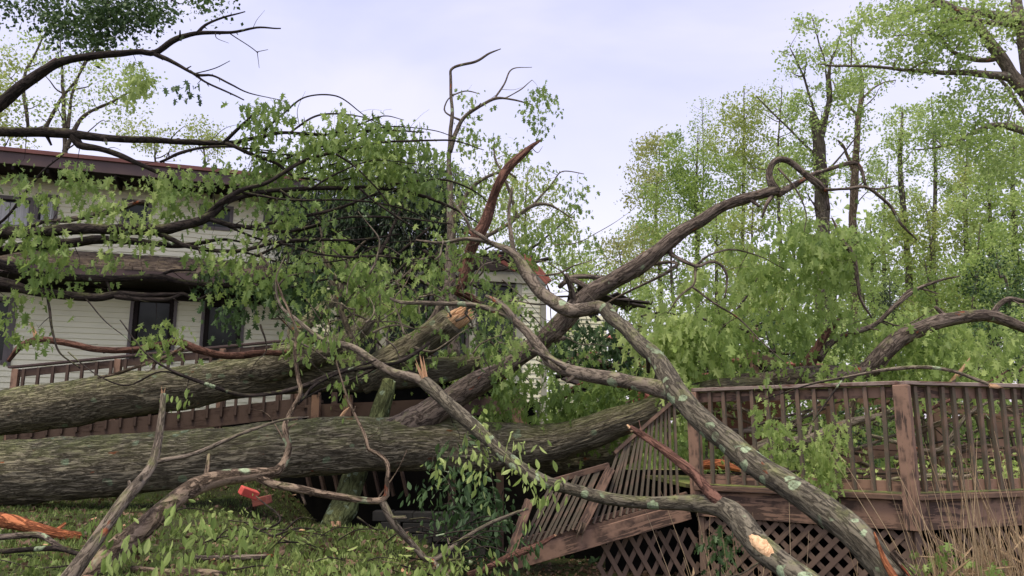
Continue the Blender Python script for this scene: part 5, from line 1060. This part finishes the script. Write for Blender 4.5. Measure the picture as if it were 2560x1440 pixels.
    stand('small dark spruce showing through the gap between the trunks', T(2222, 690, 21, 8, y0=960), [], [(2222, 740, 21, 14, 40), (2222, 820, 21, 34, 50), (2225, 910, 21, 50, 60)], 120, 40, .10, 'leaf_conifer', name='spruce_tree', rc=.3, ds=.4, kind='needle')
    # behind the house, left
    L = [('multi-stemmed pale tree rising behind the left end of the roof', 150, 60, 24, 16, [[(110, 330, 24, 9), (150, 250, 24, 7), (190, 200, 24, 6), (240, 120, 24, 4), (300, 80, 24, 2)], [(70, 320, 24, 8), (60, 200, 24, 7), (90, 130, 24, 5), (120, 70, 24, 3)], [(170, 320, 24, 9), (180, 240, 24, 7), (210, 160, 24, 5), (260, 90, 24, 3)], [(160, 380, 24, 12), (210, 290, 24, 9), (290, 250, 24, 6), (370, 200, 24, 3)]], [(80, 120, 24, 80, 60), (250, 170, 24, 110, 70), (330, 220, 24, 70, 60), (30, 220, 24, 50, 90), (200, 280, 24, 120, 50)], 200, 11),
         ('yellow-green leafy tree at the far left behind the roof', -20, 130, 22, 14, [], [(0, 180, 22, 60, 70), (-20, 280, 22, 60, 70), (40, 340, 22, 60, 30)], 90, 15),
         ('low yellowish tree top above the middle of the brown roof edge', 385, 300, 30, 10, [], [(350, 330, 30, 90, 35), (420, 350, 30, 60, 30)], 60, 15),
         ('thin yellowish tree top at the right end of the brown roof edge', 500, 290, 30, 10, [], [(500, 325, 30, 50, 35), (540, 360, 30, 70, 30)], 60, 14)]
    for lb, x, top, D, w, lm, E, n, per in L: stand(lb, T(x, top + 30, D, w, y0=600), lm, E, n, per, .15, 'leaf_yellow' if lm == [] else 'leaf_wood', rc=.45, ds=1.2)
    C = [('pale tree behind the bare hooked tip of the bent tree', 1120, 400, 26, 12, [(1100, 470, 26, 90, 70), (1200, 520, 26, 90, 70)], 'leaf_wood'), ('sunny yellow-green tree right of the tall stripped limb', 1320, 420, 28, 10, [(1310, 480, 28, 80, 60), (1350, 570, 28, 90, 60), (1270, 420, 28, 50, 40)], 'leaf_yellow'),
         ('mid-green tree over the left part of the crushed sunroom', 860, 330, 24, 12, [(850, 400, 24, 130, 60), (960, 380, 24, 100, 50), (740, 420, 24, 70, 50)], 'leaf_wood'), ('bushy tree filling the low gap behind the torn red roof corner', 1430, 600, 25, 9, [(1420, 650, 25, 80, 60), (1500, 700, 25, 80, 40), (1560, 740, 25, 80, 40)], 'leaf_wood')]
    for lb, x, top, D, w, E, mt in C: stand(lb, T(x, top, D, w), [], E, 150, 15, .15, mt, rc=.45, ds=1.2)
    # far wood behind everything
    q = np.random.default_rng(77); mb = MB(); n = 26000; x = q.uniform(-60, 70, n); y = q.uniform(44, 60, n)
    hgt = 3.0 + 9.0 * ss(6, 18, x) + 2.5 * vnoise(np.stack([x * .25, y * .1, x * 0], -1)); z = ground_z(x, y) + hgt * q.uniform(0, 1, n) ** .8
    P = np.stack([x, y, z], -1); leaves(mb, DIAM, P, q.normal(0, 1, (n, 3)), q.normal(0, 1, (n, 3)), q.uniform(.25, .6, n), q.uniform(-.3, .3, n) + .3 * vnoise(P * .4))
    o = mb.build('distant_woods', M['leaf_wood']); tag(o, 'far mass of green woodland foliage closing the view behind the trunks', 'woods', kind='stuff')
woods()

# ------------------------------------------------------------------ ground cover and debris
blades('grass', 90000, (-7.5, 2.0), (3.2, 12.5), .055, 1.0, M['grass'], 'short mossy lawn grass around the fallen trunks', 'grass', mask=lambda x, y, q: (vnoise(np.stack([x * 1.3, y * 1.3, x * 0], -1)) > -.55) & (x < np.where(y > 7.6, -2.3, .15) + q.uniform(-.6, .6, len(x))))
blades('weeds', 9000, (-7.0, 1.0), (3.4, 12.5), .07, 1.5, M['grass'], 'broad-leaved weeds growing through the lawn', 'weeds', lean=1.3, seed=5, tmpl=ELLIP, mask=lambda x, y, q: (vnoise(np.stack([x * .9 + 9, y * .9, x * 0], -1)) > -.1) & (x < np.where(y > 7.6, -2.3, .4)))
blades('ivy', 5000, (-3.5, 9.0), (11.2, 14.5), .10, 1.6, M['leaf_dark'], 'low ivy and ground cover under the ramp', 'ground cover', lean=1.2, seed=8, tmpl=ELLIP)
blades('undergrowth', 16000, (3.0, 20.0), (13, 30), .30, 1.3, M['leaf'], 'green undergrowth on the woodland floor', 'undergrowth', lean=.9, seed=9, tmpl=ELLIP)
blades('leaf_litter', 16000, (-7.0, 2.5), (3.4, 11.5), .06, 1.6, M['litter'], 'brown leaf litter and bark crumbs strewn over the lawn', 'leaf litter', lean=2.2, seed=15, tmpl=ELLIP)
def reeds():
    q = np.random.default_rng(21)
    for nm, lb, x0, x1, D0, D1, n, hmax in (('reed_clump', 'tall dry tan reed clump in front of the deck at the right edge', 2330, 2620, 5.0, 6.2, 420, 1.05), ('reed_clump', 'sparser dry reed clump in front of the lattice left of the lichen-spotted branch', 1740, 2000, 5.0, 6.4, 90, .62), ('reed_clump', 'short dry reeds at the foot of the lichen-spotted branch under the corner post', 2080, 2320, 4.8, 6.2, 60, .42)):
        mb = MB(); b0 = W((x0 + x1) / 2, 1440, D0)
        for i in range(n):
            D = q.uniform(D0, D1); x = W(q.uniform(x0, x1), 1300, D)[0]; z = -.1; tall = q.uniform() < .14; h = (hmax + .35 + .25 * (D0 < 9)) * (q.uniform(.75, 1.05) if tall else q.uniform(.35, .7)); ln = q.normal(-.06, .16); b = q.normal(0, .12)
            P = np.array([[x, D, z, .0035], [x + ln * h * .4, D + b * .3 * h, z + h * .5, .003], [x + ln * h + q.normal(0, .03), D + b * h, z + h, .0012]]); tube(mb, spline(P)[::2], sides=4, seed=i * .1, wob=0, closed=False, tint=q.uniform(-.4, .6))
            if q.uniform() < .5:
                p = P[1, :3]; a = np.array([q.normal(0, 1), q.normal(0, .6), q.uniform(-.2, 1)]); leaves(mb, (NEED[0] * [.28, 1, 1], NEED[1]), p[None], a[None], q.normal(0, 1, (1, 3)), np.array([q.uniform(.15, .4)]) * 1.0, np.array([.1]))
        o = mb.build(nm, M['straw'], None, True); tag(o, lb, 'reeds')
    t = Plant('shrub', 'small green leafy plant growing among the reeds below the corner post', 'shrub', W(2400, 1440, 5.3), M['bark_dark']); t.limb([(2400, 1500, 5.3, 5), (2400, 1420, 5.3, 4), (2380, 1370, 5.3, 2)])
    t.foliage([(2330, 1400, 5.3, 70, 30), (2450, 1420, 5.2, 40, 20)], 18, 6, .085, mat=M['leaf'], rc=.1, dspread=.2); t.finish()
    t = Plant('shrub', 'small wilted green plant in front of the lattice left of the pale torn wound', 'shrub', W(1800, 1440, 5.6), M['bark_dark']); t.limb([(1800, 1500, 5.6, 5), (1800, 1400, 5.6, 4), (1780, 1340, 5.6, 2)])
    t.foliage([(1800, 1340, 5.6, 50, 50)], 18, 8, .07, mat=M['leaf_dark'], rc=.1, dspread=.2, hang=1); t.finish()
reeds()
def debris():
    def stick(name, label, pts, bark, end=None, **k):
        t = Plant(name, label, k.pop('cat', 'stick'), W(*pts[-1][:3]), M[bark]); R = t.limb(pts, 'shaft', **k)
        if end: d = R[-1, :3] - R[-4, :3]; shards(t.root, R[-1, :3], d, max(R[-1, 3] * .8, .008), R[-1, 3] * 2.2, 12, M[end], 'torn_end', 3)
        return t.root
    stick('bark_stripped_log', 'bright orange bark-stripped log on the grass at the left edge', [(-120, 1285, 6.9, 38), (0, 1303, 6.8, 32), (70, 1314, 6.7, 31), (130, 1330, 6.6, 27), (205, 1342, 6.6, 20)], 'peeled_orange', 'peeled_red', disp=.004, sides=40, wob=.3, cat='log')
    stick('stick', 'upper of two dark sticks on the grass below the orange log', [(-60, 1352, 5.9, 14), (60, 1340, 5.9, 15), (110, 1342, 5.9, 14), (160, 1375, 5.8, 13)], 'bark_limb')
    stick('stick', 'lower of two dark sticks on the grass below the orange log', [(-60, 1385, 5.6, 12), (60, 1374, 5.6, 13), (150, 1370, 5.6, 14), (200, 1385, 5.5, 10)], 'bark_dark')
    stick('stick', 'stick with an orange torn end on the grass at bottom, left of centre', [(480, 1395, 5.6, 12), (560, 1397, 5.6, 16), (640, 1392, 5.6, 17), (672, 1389, 5.6, 13)], 'bark_limb', 'peeled_orange')
    stick('stick', 'reddish bark-stripped pole lying along the bottom of the collapsed fascia board', [(1170, 1440, 7.0, 20), (1260, 1400, 7.2, 18), (1340, 1368, 7.4, 16), (1385, 1340, 7.5, 8)], 'peeled_red', 'splint')
    stick('log', 'wet brown log lying at the bottom edge under the drooping leaves', [(330, 1425, 5.2, 20), (440, 1435, 5.1, 24), (560, 1442, 5.0, 22)], 'bark_tan', cat='log')
    stick('stick', 'pale splinter of wood standing up behind the lower log', [(850, 1050, 10.2, 10), (862, 1030, 10.2, 9), (873, 1018, 10.2, 2)], 'raw_wood', cat='splinter')
    stick('mossy_log', 'mossy dark log on the ground at bottom centre below the block wall', [(680, 1330, 8.6, 20), (780, 1360, 8.2, 26), (900, 1382, 8.0, 26), (1060, 1400, 7.8, 22), (1180, 1410, 7.6, 14)], 'bark_mossy', cat='log')
    stick('splintered_stick', 'pale splintered stick poking up beyond the right part of the deck rail', [(2370, 965, 9.4, 10), (2395, 935, 9.3, 9), (2425, 895, 9.3, 2)], 'raw_wood')
    stick('splintered_wood', 'orange splintered timber lying behind the balusters right of the first post', [(1745, 1165, 8.9, 20), (1800, 1162, 8.9, 22), (1850, 1175, 8.8, 10)], 'peeled_orange', 'splint')
    # bricks
    m = MB(); m.box((0, 0, 0), (.19, .10, .085), None); c = W(622, 1232, 8.3); o = m.build('red_brick', M['red_brick'], None, bevel=.007); o.location = c; o.rotation_euler = (.25, .35, .75); tag(o, 'single bright red painted brick on the grass under the branch fork', 'brick')
    m = MB(); m.box((0, 0, 0), (.20, .09, .09), None); c = W(655, 1252, 8.5); o = m.build('brick', M['broken_red'], None, bevel=.007); o.location = c; o.rotation_euler = (.1, -.2, -.4); tag(o, 'darker second brick half hidden beside the bright red one', 'brick')
    # bark chips strewn on the lawn
    q = np.random.default_rng(31); first = None
    for i in range(22):
        x = q.uniform(-4.5, -.3); y = q.uniform(4.6, 8.4)
        if first is None:
            mb = MB(); n = 9; V = []
            for j in range(n + 1): 
                a = j / n; w = .022 * (1 - (2 * a - 1) ** 4) + .003 + q.uniform(-.004, .004)
                for sgn in (-1, 0, 1): V.append([(a - .5) * .17, sgn * w, .012 * (sgn == 0) + .006 * math.sin(a * 6)]); V.append([(a - .5) * .17, sgn * w, .012 * (sgn == 0) + .006 * math.sin(a * 6) - .008])
            Q = []
            for j in range(n):
                b = j * 6; e = b + 6; Q += [[b, e, e + 2, b + 2], [b + 2, e + 2, e + 4, b + 4], [b + 1, b + 3, e + 3, e + 1], [b + 3, b + 5, e + 5, e + 3], [b, b + 1, e + 1, e], [b + 4, e + 4, e + 5, b + 5]]
            mb.add(V, Q); first = mb.build('bark_chip', M['splint']); o = first
        else: o = first.copy(); S.collection.objects.link(o)
        o.location = (x, y, float(ground_z(x, y)) + .03); o.rotation_euler = (q.normal(0, .25), q.normal(0, .25), q.uniform(0, 6.3)); s = q.uniform(.25, .75); o.scale = (s, s, s)
        tag(o, 'small reddish bark chip scattered on the lawn among the trunks', 'bark chip', 'bark chips on the lawn')
    # house wreckage between sunroom and deck
    def board(label, a, b, w, h, mat, up=(0, 0, 1), name='broken_board'):
        m = MB(); m.beam(W(*a), W(*b), w, h, up=up); o = m.build(name, M[mat], None, bevel=.003); tag(o, label, 'board'); return o
    board('wide brown fascia plank lying level behind the green leaves above the deck', (1770, 905, 12), (1925, 888, 12.4), .05, .13, 'deck_paint')
    board('grey-brown plank end jutting right behind the deck rail', (1840, 880, 11.6), (1965, 912, 11.4), .05, .12, 'ramp_paint')
    board('thin brown post standing behind the deck beside the bright leaves', (1888, 1000, 11.5), (1884, 820, 11.5), .10, .10, 'deck_post', (1, 0, 0))
    board('dark red rafter lying slanted under the crossing branch', (1620, 1000, 11), (1560, 945, 11.4), .06, .12, 'broken_red')
    board('brown board leaning in the leaves below the snapped limb', (1305, 1075, 9.9), (1288, 1022, 10), .16, .04, 'deck_post', (0, 1, 0))
    board('red torn plank under the crossing branch beside the pink insulation', (1600, 900, 12), (1665, 945, 11.7), .05, .16, 'broken_red')
    for i, (x, y, s) in enumerate(((1560, 845, .28), (1615, 870, .34), (1648, 858, .30), (1540, 842, .16))):
        mb = MB(); q = np.random.default_rng(i); n, k = 20, 16; V = []
        for a in range(n):
            for b in range(k): th, ph = 2 * np.pi * a / n, np.pi * b / (k - 1); V.append([math.sin(ph) * math.cos(th) * 1.4, math.sin(ph) * math.sin(th) * .7, math.cos(ph) * .5])
        V = np.array(V); V = V * (1 + .45 * fbm(V * 2.2 + i * 5, 4))[:, None] * s * .6 + W(x, y, 12.3); Q = [[a * k + b, ((a + 1) % n) * k + b, ((a + 1) % n) * k + b + 1, a * k + b + 1] for a in range(n) for b in range(k - 1)]
        mb.add(V, Q); o = mb.build('insulation_wad', M['pink_wool'], None, True)
        tag(o, ['torn pink insulation clump left of the crossing branch', 'large torn pink insulation clump behind the crossing branch', 'pink insulation clump just right of the crossing branch', 'smallest pink insulation tuft at the left of the pile'][i], 'insulation')
    # jumbled roof boards and leafy heap where the wing came down
    q = np.random.default_rng(44); t = thing('wreckage_heap', 'tangled dark heap of broken roof boards between the house and the deck', 'debris', W(1560, 1000, 12.5)); mats = ['felt', 'ramp_paint', 'felt', 'broken_red', 'trim_dark']
    for j, mt in enumerate(mats):
        m = MB()
        for i in range(9):
            c = W(q.uniform(1420, 1960), q.uniform(880, 990), q.uniform(11.6, 13.5)); a = q.normal(0, .35); dd = nrm([math.cos(a), q.normal(0, .5), math.sin(a)]); l = q.uniform(.5, 1.5)
            m.beam(c - dd * l / 2, c + dd * l / 2, q.uniform(.05, .2), q.uniform(.02, .05), up=nrm([q.normal(0, .4), q.normal(0, .4), 1]))
        m.pieces('broken_board', M[mt], t)
    t = Plant('tangled_branches', 'tangle of dark snapped boughs over the wreckage between the house and the deck', 'branches', W(1600, 950, 12), M['bark_dark'])
    for i in range(16):
        x, y, D = q.uniform(1380, 1900), q.uniform(780, 960), q.uniform(10.8, 13); a = q.normal(-.1, .5); l = q.uniform(80, 220); t.limb([(x, y, D, q.uniform(5, 14)), (x + l * .5 * math.cos(a), y + l * .5 * math.sin(a) + q.normal(0, 18), D, 6), (x + l * math.cos(a), y + l * math.sin(a), D + q.normal(0, .3), 2)])
    t.foliage([(1640, 860, 12, 250, 90)], 60, 12, .12, mat=M['leaf'], rc=.22, dspread=.8); t.finish()
    # shaded shrub leaves under the collapsed deck edge
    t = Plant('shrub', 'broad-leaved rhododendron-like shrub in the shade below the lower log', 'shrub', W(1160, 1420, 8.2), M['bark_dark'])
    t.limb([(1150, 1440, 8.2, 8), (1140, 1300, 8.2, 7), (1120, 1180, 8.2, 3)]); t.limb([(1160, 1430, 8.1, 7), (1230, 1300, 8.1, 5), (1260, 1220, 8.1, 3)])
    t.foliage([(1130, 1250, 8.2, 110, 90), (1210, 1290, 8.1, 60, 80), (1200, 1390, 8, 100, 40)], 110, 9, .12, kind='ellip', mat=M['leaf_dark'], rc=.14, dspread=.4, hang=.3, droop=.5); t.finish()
    t = Plant('leafy_twigs', 'leafy green twigs strewn over the lawn at bottom centre', 'branches', W(800, 1420, 6.3), M['bark_dark'])
    t.limb([(560, 1370, 6.4, 4), (640, 1330, 6.6, 6), (700, 1300, 6.8, 5), (640, 1240, 7, 3)]); t.limb([(600, 1300, 6.8, 4), (700, 1350, 6.6, 6), (820, 1390, 6.5, 6), (880, 1360, 6.5, 6), (1000, 1380, 6.5, 4)]); t.limb([(0, 1400, 5.4, 3), (120, 1420, 5.2, 4), (300, 1390, 5.2, 3)])
    q = np.random.default_rng(4)
    for i in range(46):
        x, y = q.uniform(380, 1200), q.uniform(1290, 1430); D = 6.9 - (y - 1290) / 140 * 1.5 + q.normal(0, .15); al = q.uniform(-.7, .7); l = q.uniform(50, 190); t.limb([(x, y, D, q.uniform(2, 6)), (x + l * .5 * math.cos(al), y + l * .4 * math.sin(al) - q.uniform(0, 18), D, 3.5), (x + l * math.cos(al), y + l * math.sin(al) * .6, D, 1.5)])
    t.foliage([(850, 1400, 6.0, 200, 40), (650, 1370, 6.1, 150, 50), (560, 1290, 6.9, 80, 25), (90, 1430, 5.0, 100, 14), (1050, 1400, 6.0, 120, 30)], 150, 8, .085, kind='ellip', mat=M['grass'], rc=.11, dspread=.3, hang=.2, droop=.4, tw=.003, tintc=.3); t.finish()
debris()
